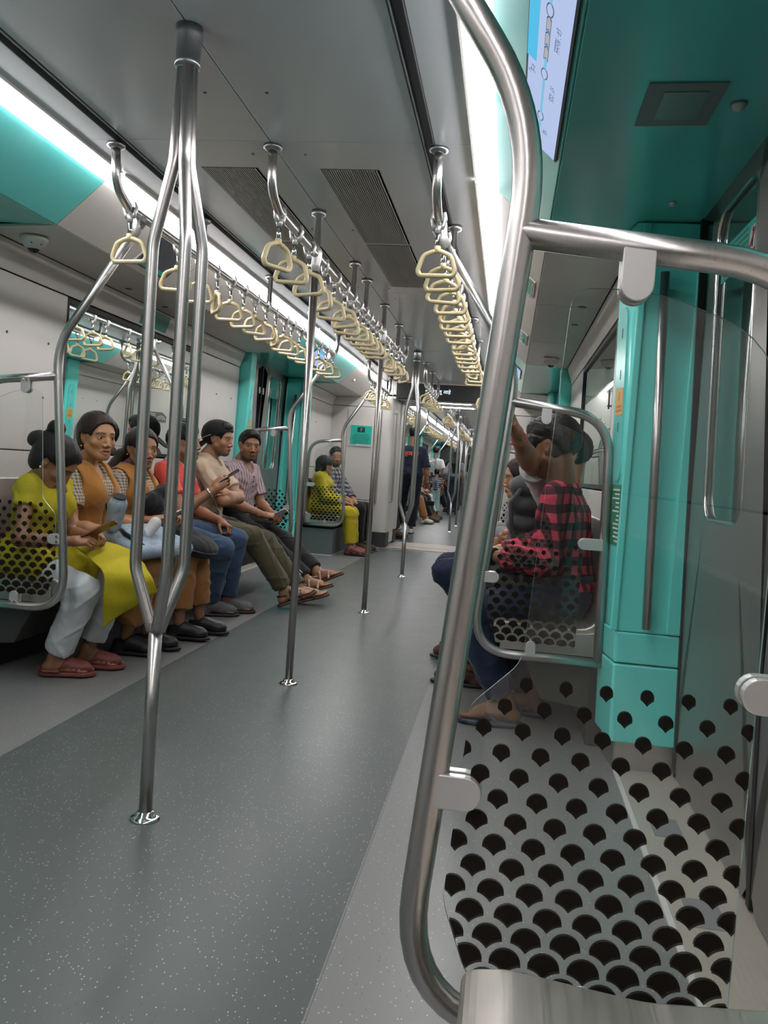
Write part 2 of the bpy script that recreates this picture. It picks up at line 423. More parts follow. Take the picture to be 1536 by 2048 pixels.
def door(s, y0, y1, near=True):
    """two grey sliding leaves with rounded windows, set back behind the pillars"""
    h = holder(num('door'), (s*1.57, (y0+y1)/2, 0))
    XD = lambda z: 1.585-.034*z
    ym = (y0+y1)/2
    for a, b in ((y0, ym-.012), (ym+.012, y1)):
        yc = (a+b)/2; out = [(a, .012), (b, .012), (b, 1.945), (a, 1.945)]
        wy0, wy1, wz0, wz1 = yc-.215, yc+.215, .93, 1.88
        hole = rrect(wy1-wy0, wz1-wz0, .075, 6, yc, (wz0+wz1)/2)      # starts at right/top corner going ccw
        # leaf with a window hole: bridge outer quad to hole ring
        m = MB(); n = len(hole)
        outr = []
        for (u, v) in hole:                                             # project hole points on to the outer rectangle
            du, dv = u-yc, v-(wz0+wz1)/2
            zc = (wz0+wz1)/2
            k = min(((b-a)/2)/max(abs(du), 1e-6), ((1.945-zc) if dv > 0 else (zc-.012))/max(abs(dv), 1e-6))
            outr.append((yc+du*k, zc+dv*k))
        # force the corners
        def snap(i, c): outr[i] = c
        q = n//4
        snap(q//2, (b, 1.945)); snap(q+q//2, (a, 1.945)); snap(2*q+q//2, (a, .012)); snap(3*q+q//2, (b, .012))
        fr = [(s*XD(v), u, v) for u, v in hole]; fo = [(s*XD(v), u, v) for u, v in outr]
        bk = [(s*(XD(v)+.03), u, v) for u, v in hole]
        vs = fr+fo+bk
        fs = [(i, (i+1) % n, n+(i+1) % n, n+i) for i in range(n)] + [(2*n+i, 2*n+(i+1) % n, (i+1) % n, i) for i in range(n)]
        m.add(vs, fs)
        m.slab((s*XD(.012), a, .012), (s*XD(1.945), a, 1.945), (s*XD(1.945), a+.0005, 1.945), (s*XD(.012), a+.0005, .012), (s*.03, 0, 0))
        m.slab((s*XD(.012), b-.0005, .012), (s*XD(1.945), b-.0005, 1.945), (s*XD(1.945), b, 1.945), (s*XD(.012), b, .012), (s*.03, 0, 0))
        lf = m.build('leaf', 'door', h)
        m = MB(); m.loop([(s*(XD(v)+.002), u, v) for u, v in hole], .005, 6); m.build('window_rim', 'chrome', lf)
        m = MB(); m.prism(rrect(wy1-wy0+.01, wz1-wz0+.01, .075, 6, yc, (wz0+wz1)/2), lambda u, v, w: (s*(XD(v)+w), u, v), .012, .022)
        m.build('pane', 'window', lf)
        if near:
            m = MB(); m.prism(rrect(.40, .105, .004, 2, yc, 1.72), lambda u, v, w: (s*(XD(v)+w), u, v), .0105, .0118); ds = m.build('door_notice', 'poster', lf)
            for c in ((yc-.145), (yc+.145)):
                m = MB(); m.lathe([(.042, 0), (.042, .0006)], (s*(XD(1.72)+.0102), c, 1.72), 18, Matrix(((0,0,-s),(1,0,0),(0,1,0)))); m.build('sign_ring', 'red', ds)
                m = MB(); m.lathe([(.035, 0), (.035, .0006)], (s*(XD(1.72)+.0094), c, 1.72), 18, Matrix(((0,0,-s),(1,0,0),(0,1,0)))); m.build('sign_disc', 'whitepr', ds)
                m = MB()
                m.slab(*[(s*(XD(1.72)+.0086), c+u, 1.72+v) for u, v in ((-.005, -.026), (.007, -.026), (.007, .012), (-.005, .012))], (-s*.0004, 0, 0))
                m.lathe([(.008, 0), (.008, .0005)], (s*(XD(1.72)+.0086), c+.001, 1.741), 10, Matrix(((0,0,-s),(1,0,0),(0,1,0))))
                m.build('sign_figure', 'black', ds)
                m = MB(); m.slab(*[(s*(XD(1.72)+.0078), c+u, 1.72+v) for u, v in ((-.027, .021), (-.021, .027), (.027, -.021), (.021, -.027))], (-s*.0004, 0, 0)); m.build('sign_bar', 'red', ds)
            m = MB()
            for k in range(5):
                z = 1.755-k*.017; m.slab(*[(s*(XD(zz)+.0102), u, zz) for u, zz in ((yc-.09, z), (yc+.09-.02*(k % 2), z), (yc+.09-.02*(k % 2), z+.007), (yc-.09, z+.007))], (-s*.0005, 0, 0))
            m.build('notice_print', 'ink', ds)
            m = MB(); e = b-.05 if a < ym-.1 and b < ym+.1 else a+.05
            m.lathe([(.035, 0), (.035, .0008)], (s*XD(1.70), e, 1.70), 16, Matrix(((0,0,-s),(.7,0,0),(0,1,0)))); m.build('round_sticker', 'whitepr', lf)
    m = MB(); m.slab((s*(XD(0)-.003), ym-.014, .012), (s*(XD(0)-.003), ym+.014, .012), (s*(XD(1.945)-.003), ym+.014, 1.945), (s*(XD(1.945)-.003), ym-.014, 1.945), (s*.02, 0, 0)); m.build('seal', 'black', h)
    for ya in (y0-.012, y1-.022):
        m = MB(); m.slab((s*(XD(0)-.006), ya, .012), (s*(XD(0)-.006), ya+.034, .012), (s*(XD(1.945)-.006), ya+.034, 1.945), (s*(XD(1.945)-.006), ya, 1.945), (s*.02, 0, 0)); m.build('edge_seal', 'black', h)  # black strip imitates the dark gap between door and pillar
    m = MB(); m.box(*sorted((s*1.50, s*1.64)), y0, y1, 1.945, 1.975); m.build('header_gap', 'black', h)
    m = MB(); m.box(*sorted((s*1.62, s*1.66)), y0-.3, y1+.3, -.02, 2.2); m.build('pocket_back', 'dark', h)
def side_vest(s, y0, y1, side, wall, near=True, pl=.21):
    pillar(s, y0, y0+pl, +1, near); pillar(s, y1-pl, y1, -1, near)
    door(s, y0+pl+.01, y1-pl-.01, near)
    # threshold plate
    h = holder(num('trim'), (s*1.48, (y0+y1)/2, 0))
    m = MB(); m.box(*sorted((s*1.385, s*1.60)), y0+pl-.03, y1-pl+.03, -.01, .004); m.build('sill_plate', 'sill', h)
    m = MB(); m.box(*sorted((s*1.375, s*1.390)), y0+pl-.05, y1-pl+.05, -.01, .006); m.build('sill_edge', 'plastw', h)
    m = MB()
    for k in range(9):
        x = 1.43+k*.016; m.box(*sorted((s*x, s*(x+.004))), y0+pl, y0+pl+.72, .003, .0062)
    m.build('tread_ribs', 'sill', h)
    m = MB()
    for k in range(2):
        yy = y1-pl-.55-.5*k; m.box(*sorted((s*1.43, s*1.515)), yy, yy+.14, .003, .0055)
    m.build('grip_patch', 'plastg', h)
def cove(s, y0, y1, mat, par, cut=None, lower_to=None):
    strip(s, CREASE, LIGHTO, y0, y1, .012, 'cove_panel', mat, par)
    strip(s, lower_to or FRZ, CREASE, y0, y1, .012, 'soffit_panel', mat, par)
def car_body(y0, y1, zones, near=True):
    """zones: list of (kind, ya, yb, window) used on both sides"""
    # shell behind the panels
    for s, side in ((-1, 'left'), (1, 'right')):
        m = MB(); m.box(*sorted((s*1.67, s*1.70)), y0, y1, -.05, 2.4); w = struct(m.build('wall_'+side, 'dark')); w['_base'] = (0,0,0)
        for z in zones:
            if z[0] == 'b': side_bench(s, z[1], z[2], side, w, near, z[3])
            else: side_vest(s, z[1], z[2], side, w, near)
    m = MB(); m.box(-1.7, 1.7, y0, y1, 2.30, 2.34); c = struct(m.build('ceiling', 'dark')); c['_base'] = (0,0,0)
    L = 2.45; n = max(1, round((y1-y0)/L)); off = 2.93-(-.0) if near else y0
    ys = [y0]; y = 2.93-4*2.45
    while y < y1-.3:
        if y > y0+.3: ys.append(y)
        y += 2.45
    ys.append(y1)
    for a, b in zip(ys[:-1], ys[1:]):
        for s in (-1, 1):
            m = MB(); x0, x1 = sorted((s*.002, s*.543)); m.box(x0, x1, a+.0015, b-.0015, HC, HC+.012); m.build('panel', 'ceil', c, bevel=.0015)
            x0, x1 = sorted((s*.590, s*.716)); m = MB(); m.box(x0, x1, a+.001, b-.001, HC-.002, HC+.01); m.build('panel', 'ceil', c, bevel=.0015)
    for s in (-1, 1):
        x0, x1 = sorted((s*.543, s*.590)); m = MB(); m.box(x0, x1, y0, y1, HC+.02, HC+.03); m.build('slot', 'slot', c)
        for xx in (.549, .584):
            x0, x1 = sorted((s*xx, s*(xx+.003))); m = MB(); m.box(x0, x1, y0, y1, HC-.004, HC+.02); m.build('slot_lip', 'plastg', c)
        for z in zones:
            if z[0] == 'b':
                n = max(1, round((z[2]-z[1])/1.22)); e = (z[2]-z[1])/n
                for k in range(n): cove(s, z[1]+k*e, z[1]+(k+1)*e, 'white', c)
            else: cove(s, z[1]-.03, z[2]+.03, 'teal', c, lower_to=(1.62, 1.945))
        # closing strips between light and coves
        m = MB(); m.slab((s*LIGHTO[0], y0, LIGHTO[1]), (s*LIGHTO[0], y1, LIGHTO[1]), (s*(LIGHTO[0]+.004), y1, 2.2), (s*(LIGHTO[0]+.004), y0, 2.2), (s*.003, 0, 0)); m.build('light_edge', 'plastw', c)
    if near:
        for s in (-1, 1):
            for a, b in ((3.195, 4.215), (4.245, 5.19)):
                x0, x1 = sorted((s*.128, s*.352)); m = MB(); m.box(x0, x1, a, b, HC-.0008, HC+.004); g = m.build('grille', 'slot', c)
                m = MB()
                for q in range(24): xx = x0+.004+q*(x1-x0-.008)/24; m.box(xx, xx+.0052, a+.004, b-.004, HC-.0035, HC-.0005)
                sl = m.build('grille_bars', 'grillebar', g); sl['kind'] = 'stuff'
                m = MB(); m.box(x0-.004, x1+.004, a-.004, b+.004, HC-.0008, HC+.003); m.build('grille_frame', 'plastg', g)
        for x in (-.1, .1, -.62, .62):
            for y in (2.55, 3.05, 4.0, 5.25, 5.55):
                m = MB(); m.lathe([(.006, -.001), (.006, .002)], (x, y, HC-.0008), 8); m.build('ceiling_screw', 'screw', c)
        for s in (-1, 1):
            for y in (4.45, 4.95):
                m = MB(); m.lathe([(.018, -.003), (.020, 0)], (s*1.24, y, 1.9195), 12); m.build('soffit_screw', 'screw', c)
    # light strips
    segs = [(z[1], z[2]) for z in zones]
    for s, side in ((-1, 'left'), (1, 'right')):
        for i, (a, b) in enumerate(segs):
            ordn = ['first', 'second', 'third', 'fourth', 'fifth', 'sixth', 'seventh'][i]
            lb = 'white strip light over the %s side, %s from near end of the %s car' % (side, ordn, 'near' if near else 'far')
            t = thing('strip_light', lb, 'light', (s*.76, (a+b)/2, 2.13))
            m = MB(); m.prism([(LIGHTI[0], 2.150), (LIGHTI[0]+.004, 2.136), (LIGHTI[0]+.016, 2.129), (LIGHTO[0]-.012, 2.112), (LIGHTO[0], 2.114), (LIGHTO[0], 2.150)], lambda u, v, q: (s*u, q, v), a, b); m.build('diffuser', 'light', t)
            m = MB(); m.slab((s*(LIGHTI[0]-.008), a, LIGHTI[1]-.002), (s*LIGHTI[0], a, LIGHTI[1]-.002), (s*LIGHTI[0], b, LIGHTI[1]-.002), (s*(LIGHTI[0]-.008), b, LIGHTI[1]-.002), (0, 0, .014)); m.build('inner_rim', 'plastw', t)
    # floor
    m = MB(); x = .632
    m.cur = 0; m.box(-x, x, y0, y1, -.03, 0)
    m.cur = 1; m.box(-1.66, -x, y0, y1, -.03, 0); m.box(x, 1.66, y0, y1, -.03, 0)
    f = struct(m.build('floor', ['floor', 'floorside'])); f['_base'] = (0,0,0)
    for s in (-1, 1):
        m = MB(); m.box(*sorted((s*x-.002, s*x+.002)), y0, y1, -.01, .0012); m.build('floor_seam', 'floorside', f)
    return c

ZA = [('b', -3.4, .93, None), ('v', .97, 3.25, None), ('b', 3.28, 6.85, (4.06, 5.83)), ('v', 6.88, 9.12, None), ('b', 9.15, 10.66, None)]
YB = 11.75
ZB = [('b', YB, YB+1.45, None), ('v', YB+1.48, YB+3.72, None), ('b', YB+3.75, YB+7.32, (YB+4.53, YB+6.3)), ('v', YB+7.35, YB+9.6, None), ('b', YB+9.63, YB+13.2, (YB+10.4, YB+12.2)), ('v', YB+13.23, YB+15.5, None)]
car_body(-3.4, 10.68, ZA, True)
car_body(YB, YB+15.5, ZB, False)
for yy, nm in ((-3.42, 'wall_back'), (YB+15.52, 'wall_far')):  # back one is unseen, added to bounce light; dark so panes reflect less
    m = MB(); m.box(-1.7, 1.7, yy-.02, yy+.02, -.05, 2.4); o = struct(m.build(nm, 'dark')); o['_base'] = (0,0,0)

# ---- end walls and gangway
def end_wall(y, face, nm, near):
    """lining at the car end with the gangway opening (x +-.58, z 1.92)"""
    w = holder(nm, (0, y, 0))
    d = -face
    for s in (-1, 1):
        # outer narrow panel, main panel above and below
        for xa, xb, za, zb in ((1.40, 1.17, .0, 1.80), (1.17, .76, .60, 1.80), (1.17, .76, 0, .597), (1.40, .60, 1.803, 2.16)):
            m = MB(); g = .002
            m.slab((s*(xa-g), y, za+g), (s*(xb+g), y, za+g), (s*(xb+g), y, zb-g), (s*(xa-g), y, zb-g), (0, d*.012, 0)); m.build('panel', 'white', w, bevel=.002)
        # rounded portal column with dark foot
        prof = [(.76, 0), (.60, 0), (.575, .02), (.565, .07), (.565, .30), (.76, .30)]
        prof = [(p.x, p.y) for p in fillet([(a, b, 0) for a, b in [(.76, -.012), (.568, -.012), (.568, .32), (.76, .32)]], [0, .09, .02, 0], 6)]
        for za, zb, mt, nmx, e in ((.20, 1.925, 'white', 'portal_column', 0), (.012, .197, 'dark', 'column_foot', .004)):
            m = MB(); m.prism([(u+e, v) for u, v in prof], lambda u, v, t: (s*u, y-d*0+d*v*(1 if d > 0 else 1), t), za, zb); m.build(nmx, mt, w)
    m = MB(); m.box(-.60, .60, min(y, y+d*.1), max(y, y+d*.1), 1.925, 2.16); m.build('lintel', 'white', w)
    return w
WE = end_wall(10.66, -1, 'wall_end', True)
end_wall(YB+.001, +1, 'wall_end_far', False)
# gangway tunnel
h = holder('trim_gangway', (0, 11.2, 0))
for s in (-1, 1):
    for k in range(7):
        ya = 10.98+k*.10
        m = MB(); m.box(*sorted((s*.585, s*.66)), ya, ya+.085, .03, 1.95); m.build('bellows_fold', 'plastw', h, bevel=.012)
    m = MB(); m.box(*sorted((s*.67, s*.69)), 10.66, YB, 0, 2.2); m.build('tunnel_side', 'white', h)
m = MB(); m.box(-.7, .7, 10.66, YB, 1.955, 1.975); m.build('tunnel_roof', 'white', h)
for k in range(3):
    m = MB(); m.tube([(-.58, 10.80+k*.28, 1.93), (.58, 10.80+k*.28, 1.93)], .014, 10); m.build('roof_rod', 'chrome', h)
f = struct(MB().box(-.69, .69, 10.68, YB, -.03, .0).build('floor', 'sill')); f['_base'] = (0,0,0)
m = MB(); m.box(-.68, .68, 10.72, 11.05, 0, .006); m.build('bridge_plate', 'sill', f, bevel=.002)
m = MB(); m.box(-.68, .68, 11.06, 11.40, 0, .010); m.build('bridge_plate', 'sill', f, bevel=.002)
m = MB(); m.box(-.68, .68, 11.41, 11.74, 0, .006); m.build('bridge_plate', 'sill', f, bevel=.002)
m = MB(); m.box(-.70, .70, 10.655, 10.70, 0, .008); m.build('threshold_strip', 'chrome', f)
# ================================================================== FIXTURES
M['edge'] = plain('glass_edge', (.30, .46, .41), .25)
def pane_outline():
    """partition glass in (x, z): wide foot, narrower top, one cut-back flank"""
    p = fillet([(1.225, 0, .395), (.925, 0, .395), (.884, 0, .50), (.900, 0, .742), (.958, 0, .80), (.982, 0, 1.242), (1.075, 0, 1.242), (1.215, 0, 1.19), (1.225, 0, .97)],
               [.01, .05, .08, .035, .05, .025, .25, .16, .2], 6, closed=True)
    return [(q.x, q.z) for q in p]
OUT = pane_outline()
def span_at(z):
    xs = []
    n = len(OUT)
    for i in range(n):
        (xa, za), (xb, zb) = OUT[i], OUT[(i+1) % n]
        if (za-z)*(zb-z) <= 0 and za != zb: xs.append(xa+(xb-xa)*(z-za)/(zb-za))
    return (min(xs), max(xs)) if len(xs) > 1 else (9, -9)
def make_partition(s):
    t = thing('partition', '', 'partition', (s*.9, 0, .345)); t['_base'] = (s*.9, 0, .345)
    r = .0175; B = lambda p: [(s*x, y, z) for x, y, z in p]
    path = fillet([(.588, 0, 1.935), (.928, 0, 1.428), (.838, 0, .345), (1.335, 0, .345)], [0, .30, .15, 0], 10)
    MB().tube([(s*p.x, 0, p.z) for p in path], r, 16).build('post', 'steel', t)
    path = fillet([(.918, 0, 1.303), (1.285, 0, 1.266), (1.312, 0, .345)], [0, .17, 0], 10)
    MB().tube([(s*p.x, 0, p.z) for p in path], r, 16).build('top_rail', 'steel', t)
    # weld collar and bar socket
    MB().tube(B([(.635, 0, 1.865), (.612, 0, 1.90), (.600, 0, 1.955)]), [.0185, .021, .026], 14).build('bar_socket', 'alu', t)
    m = MB(); m.cur = 0; n = len(OUT)
    ya, yb = -.0022, .0022
    vs = [(s*x, ya, z) for x, z in OUT]+[(s*x, yb, z) for x, z in OUT]
    m.add(vs, [tuple(range(n)), tuple(range(2*n-1, n-1, -1))]); m.cur = 1
    m.add(vs, [(i, n+i, n+(i+1) % n, (i+1) % n) for i in range(n)])
    pane = m.build('glass_pane', ['glass', 'edge'], t)
    # fish-scale print, scales shrink upwards
    m = MB(); row = 0; z = .372
    while z < .785:
        rr = min(.0203, max(.0062, .0197-.0347*(z-.42))); pw, ph, rho = .0465, .0287, .0290
        zt = -ph+math.sqrt(rho**2-(pw/2)**2)
        zs = -ph+math.sqrt(max(rho**2-(pw/2-rr)**2, 0))
        shape = [(rr*math.cos(a), rr*math.sin(a)) for a in [math.pi*i/10 for i in range(11)]]
        for i in range(5):
            x = -rr+rr*i/4*1.0; shape.append((x, -ph+math.sqrt(max(rho**2-(x+pw/2)**2, 0))))
        for i in range(1, 5):
            x = rr*i/4; shape.append((x, -ph+math.sqrt(max(rho**2-(pw/2-x)**2, 0))))
        for c in range(9):
            cx = .872+c*pw+(row % 2)*pw/2
            pts = []
            for u, v in shape:
                a, b = span_at(min(max(z+v, .3955), 1.24)); pts.append((min(max(cx+u, a+.001), b-.001), max(z+v, .3965)))
            if max(p[0] for p in pts)-min(p[0] for p in pts) < .004 or max(p[1] for p in pts)-min(p[1] for p in pts) < .004: continue
            for yf in (-.0026, .0026): m.add([(s*x, yf, zz) for x, zz in pts], [tuple(range(len(pts)))])
        row += 1; z += ph
    m.build('scale_print', 'film', pane)
    # clamps: two round-ended plates each
    def clamp(cx, cz, dx, dz, L, w, name='clamp'):
        c = None
        for y in (-.0165, .0045):
            m = MB(); pts = [(-w/2, 0), (w/2, 0)] + [(w/2*math.cos(a), L-w/2+w/2*math.sin(a)) for a in [math.pi*i/10 for i in range(11)]]
            # local (u across, v along) -> along direction (dx, dz)
            m.prism(pts, lambda u, v, q: (s*(cx+dx*v+dz*u), q, cz+dz*v-dx*u), y, y+.012)
            o = m.build(name if c is None else 'clamp_plate', 'alu', t if c is None else c, bevel=.0015)
            if c is None: c = o
        m = MB()
        for u in (-w*.25, w*.25): m.lathe([(.0055, -.0215), (.0055, -.019), (.0055, .0100)], (s*(cx+dx*.012+dz*u), 0, cz+dz*.012-dx*u), 8, 'y')
        m.build('clamp_bolt', 'chrome', c)
    clamp(1.052, 1.292, 0, -1, .066, .037); clamp(1.06, .352, 0, 1, .056, .037)
    clamp(.866, .637, 1, 0, .056, .042); clamp(1.302, .79, -1, 0, .098, .042)
    return t
PROTO = {1: make_partition(1), -1: make_partition(-1)}
def place_partition(s, y, label, flip=False, first={1: True, -1: True}):
    o = PROTO[s] if first[s] else copy_tree(PROTO[s]); first[s] = False
    o.location.y = y
    if flip: o.scale.y = -1
    tag(o, label, 'partition', 'glass partitions at the bench ends'); return o
place_partition(1, 1.0, 'large steel-framed glass partition nearest the viewer, beside the near seat end', True)
place_partition(1, 3.2, 'steel-framed glass partition in front of the man in the red checked shirt')
place_partition(-1, 3.2, 'steel-framed glass partition beside the girl in the yellow kurta at the left edge')
place_partition(-1, 6.86, 'steel-framed glass partition behind the man in the striped shirt', True)
place_partition(-1, 9.16, 'steel-framed glass partition beside the woman in yellow near the end wall')
place_partition(1, 6.86, 'steel-framed glass partition at the far end of the right bench', True)
place_partition(1, 9.16, 'steel-framed glass partition of the short right bench near the end wall')
for i, (y, w) in enumerate(((YB+1.46, 'just past the gangway'), (YB+3.74, 'second past the gangway'), (YB+7.33, 'third past the gangway'), (YB+9.62, 'fourth past the gangway'))):
    for s, sd in ((-1, 'left'), (1, 'right')):
        place_partition(s, y, 'glass partition on the %s side of the far car, %s' % (sd, w), i in (0, 2))

# ---- poles
def floor_flange(t, x=0, y=0):
    MB().lathe([(.042, 0), (.042, .004), (.036, .008), (.026, .012), (.022, .022), (.0, .023)], (x, y, 0), 24).build('floor_flange', 'chrome', t)
def make_tripole():
    t = thing('three_branch_pole', '', 'pole', (0,0,0))
    m = MB(); m.tube([(0,0,.01), (0,0,.545)], .0185, 18).build('shaft', 'steel', t)
    for a in (173, -51, 47):
        c, q = math.cos(math.radians(a)), math.sin(math.radians(a)); R = .074
        p = fillet([(c*.010, q*.010, .53), (c*.018, q*.018, .55), (c*R, q*R, .70), (c*R, q*R, 1.585), (c*.022, q*.022, 1.80), (c*.012, q*.012, 2.085)], [0, .04, .12, .20, .18, 0], 8)
        MB().tube(p, .0165, 14).build('branch', 'steel', t)
    MB().lathe([(.036, 2.15), (.036, 2.125), (.032, 2.06), (.034, 2.058), (.034, 2.045), (.0, 2.044)][::-1], (0,0,0), 24).build('ceiling_socket', 'socket', t)
    floor_flange(t); return t
tp = make_tripole()
def place(o, first, x, y): 
    o = o if first else copy_tree(o); o.location = (x, y, 0); return o
for i, (y, lb) in enumerate(((2.17, 'three-branched steel pole nearest the viewer, in front of the seated schoolgirls'), (7.90, 'three-branched steel pole in the middle of the aisle just before the gangway'),
                             (YB+2.75, 'three-branched steel pole just past the gangway, in the far car'), (YB+8.5, 'three-branched steel pole deep in the far car'))):
    tag(place(tp, i == 0, 0, y), lb, 'pole', 'three-branched poles along the aisle')
BZ = 1.955
def make_pole():
    t = thing('straight_pole', '', 'pole', (0,0,0))
    MB().tube([(0,0,.01), (0,0,BZ-.04)], .0175, 18).build('shaft', 'steel', t)
    MB().lathe([(.0195, BZ-.075), (.0195, BZ-.045), (.027, BZ-.012), (.027, BZ+.012), (.022, BZ+.028), (.0, BZ+.030)], (0,0,0), 16).build('bar_connector', 'alu', t)
    MB().lathe([(.0165, BZ+.02), (.0165, HC-.03), (.032, HC-.022), (.034, HC-.002)], (0,0,0), 16).build('ceiling_stub', 'socket', t)
    floor_flange(t); return t
sp = make_pole()
for i, (y, lb) in enumerate(((3.715, 'straight steel pole rising to the middle strap rail, the nearer of two'), (5.76, 'straight steel pole rising to the middle strap rail, the farther of two'),
                             (YB+4.6, 'straight steel pole in the far car, nearer one'), (YB+6.5, 'straight steel pole in the far car, farther one'))):
    tag(place(sp, i == 0, 0, y), lb, 'pole', 'straight poles along the aisle')

# ---- overhead rails and straps
def rail(x, y0, y1, label, drops):
    t = thing('strap_rail', label, 'rail', (x, y0, BZ), 'overhead strap rails')
    p = fillet([(x, y0-.02, HC-.01), (x, y0-.005, BZ+.045), (x, y0+.10, BZ), (x, y1-.10, BZ), (x, y1+.005, BZ+.045), (x, y1+.02, HC-.01)], [0, .09, .09, .09, .09, 0], 6)
    MB().tube(p, .0165, 14).build('bar', 'steel', t)
    for yy in (y0-.02, y1+.02): MB().lathe([(.034, HC-.001), (.034, HC-.012), (.020, HC-.02)][::-1], (x, yy, 0), 16).build('ceiling_flange', 'socket', t)
    for yy in drops:
        MB().lathe([(.015, BZ), (.015, HC-.03), (.031, HC-.022), (.034, HC-.001)], (x, yy, 0), 14).build('drop_rod', 'socket', t)
    return t
def make_strap():
    t = thing('hanging_strap', '', 'strap', (0,0,0))
    m = MB()
    # forked clamp round the bar
    m.tube([(-.019, 0, .024), (-.024, 0, 0), (-.018, 0, -.022), (-.010, 0, -.034)], [.007, .0085, .009, .011], 8)
    m.tube([(.019, 0, .024), (.024, 0, 0), (.018, 0, -.022), (.010, 0, -.034)], [.007, .0085, .009, .011], 8)
    m.tube([(0, 0, -.026), (0, 0, -.052)], [.015, .0105], 10)
    m.build('clamp', 'alu', t)
    MB().tube([(0, 0, -.045), (0, 0, -.112)], .0085, 10).build('stem', 'chrome', t)
    m = MB(); m.tube([(0, 0, -.098), (0, 0, -.122)], [.0125, .0135], 10)
    p = fillet([(-.016, 0, -.117), (-.052, 0, -.132), (-.070, 0, -.186), (-.062, 0, -.205), (.062, 0, -.205), (.070, 0, -.186), (.052, 0, -.132), (.016, 0, -.117)], [.02, .03, .02, .018, .018, .02, .03, .02], 3, closed=True)
    m.loop(p, .0092, 8); m.build('grip', 'cream', t)
    return t
ST = make_strap(); _st = [True]
ORD = ['first','second','third','fourth','fifth','sixth','seventh','eighth','ninth','tenth','eleventh','twelfth','thirteenth','fourteenth','fifteenth','sixteenth','seventeenth','eighteenth','nineteenth','twentieth','twenty-first','twenty-second']
def straps(x, ys, where, rnd, swing=None):
    for i, y in enumerate(ys):
        o = ST if _st[0] else copy_tree(ST); _st[0] = False
        o.location = (x, y, BZ)
        a = rnd.gauss(0, .16) if rnd.random() < .72 else rnd.choice((-1, 1))*rnd.uniform(.5, 1.25)
        if swing and i in swing: a = swing[i]
        o.rotation_euler = (rnd.gauss(0, .03), rnd.gauss(0, .04), a)
        tag(o, 'cream strap, %s from near end of %s' % (ORD[i], where), 'strap', 'straps on ' + where)
rnd = random.Random(11)
A_ys = {-1: [3.11, 3.60, 3.86, 4.10, 4.31, 4.52, 4.74, 4.96, 5.18, 5.39, 5.58, 5.82, 6.03, 6.42, 6.66, 6.90],
        0: [3.11, 3.36, 3.59, 3.90, 4.15, 4.38, 4.60, 4.80, 4.99, 5.16, 5.35, 5.53, 6.02, 6.24, 6.47, 6.71, 6.95],
        1: [3.14, 3.40, 3.64, 3.86, 4.10, 4.31, 4.52, 4.74, 4.96, 5.18, 5.39, 5.58, 5.82, 6.03, 6.42, 6.66, 6.90]}
for k, nm in ((-1, 'left'), (0, 'middle'), (1, 'right')):
    rail(k*.6, 2.99, 7.08, 'steel strap rail over the %s of the near car, carrying cream straps' % ({-1: 'left bench', 0: 'aisle', 1: 'right bench'}[k]), (3.88, 5.02, 6.10) if k else (4.62, 5.02, 6.52))
    straps(k*.6, A_ys[k], 'the long %s rail' % nm, rnd, {0: {-1: 0, 0: 1.05, 1: 0}[k], 4: .1})
    rail(k*.6, 8.75, 10.35, 'short steel strap rail over the %s by the end wall' % ({-1: 'left side', 0: 'aisle', 1: 'right side'}[k]), (9.5,))
    straps(k*.6, [8.95+.2*i for i in range(7)], 'the short %s rail by the end wall' % nm, rnd)
    rail(k*.6, YB+3.6, YB+7.5, 'steel strap rail over the %s of the far car' % ({-1: 'left side', 0: 'aisle', 1: 'right side'}[k]), (YB+5.5,))
    straps(k*.6, [YB+3.8+.21*i for i in range(18)], 'the %s rail in the far car' % nm, rnd)
    rail(k*.6, YB+.3, YB+1.75, 'short steel strap rail over the %s just past the gangway' % ({-1: 'left side', 0: 'aisle', 1: 'right side'}[k]), ())
    straps(k*.6, [YB+.5+.2*i for i in range(6)], 'the short %s rail just past the gangway' % nm, rnd)
    if k < 1:
        rail(k*.6, YB+9.5, YB+13.3, 'steel strap rail over the %s, deepest in the far car' % ({-1: 'left side', 0: 'aisle'}[k]), ())
        straps(k*.6, [YB+9.8+.21*i for i in range(16)], 'the deepest %s rail of the far car' % nm, rnd)

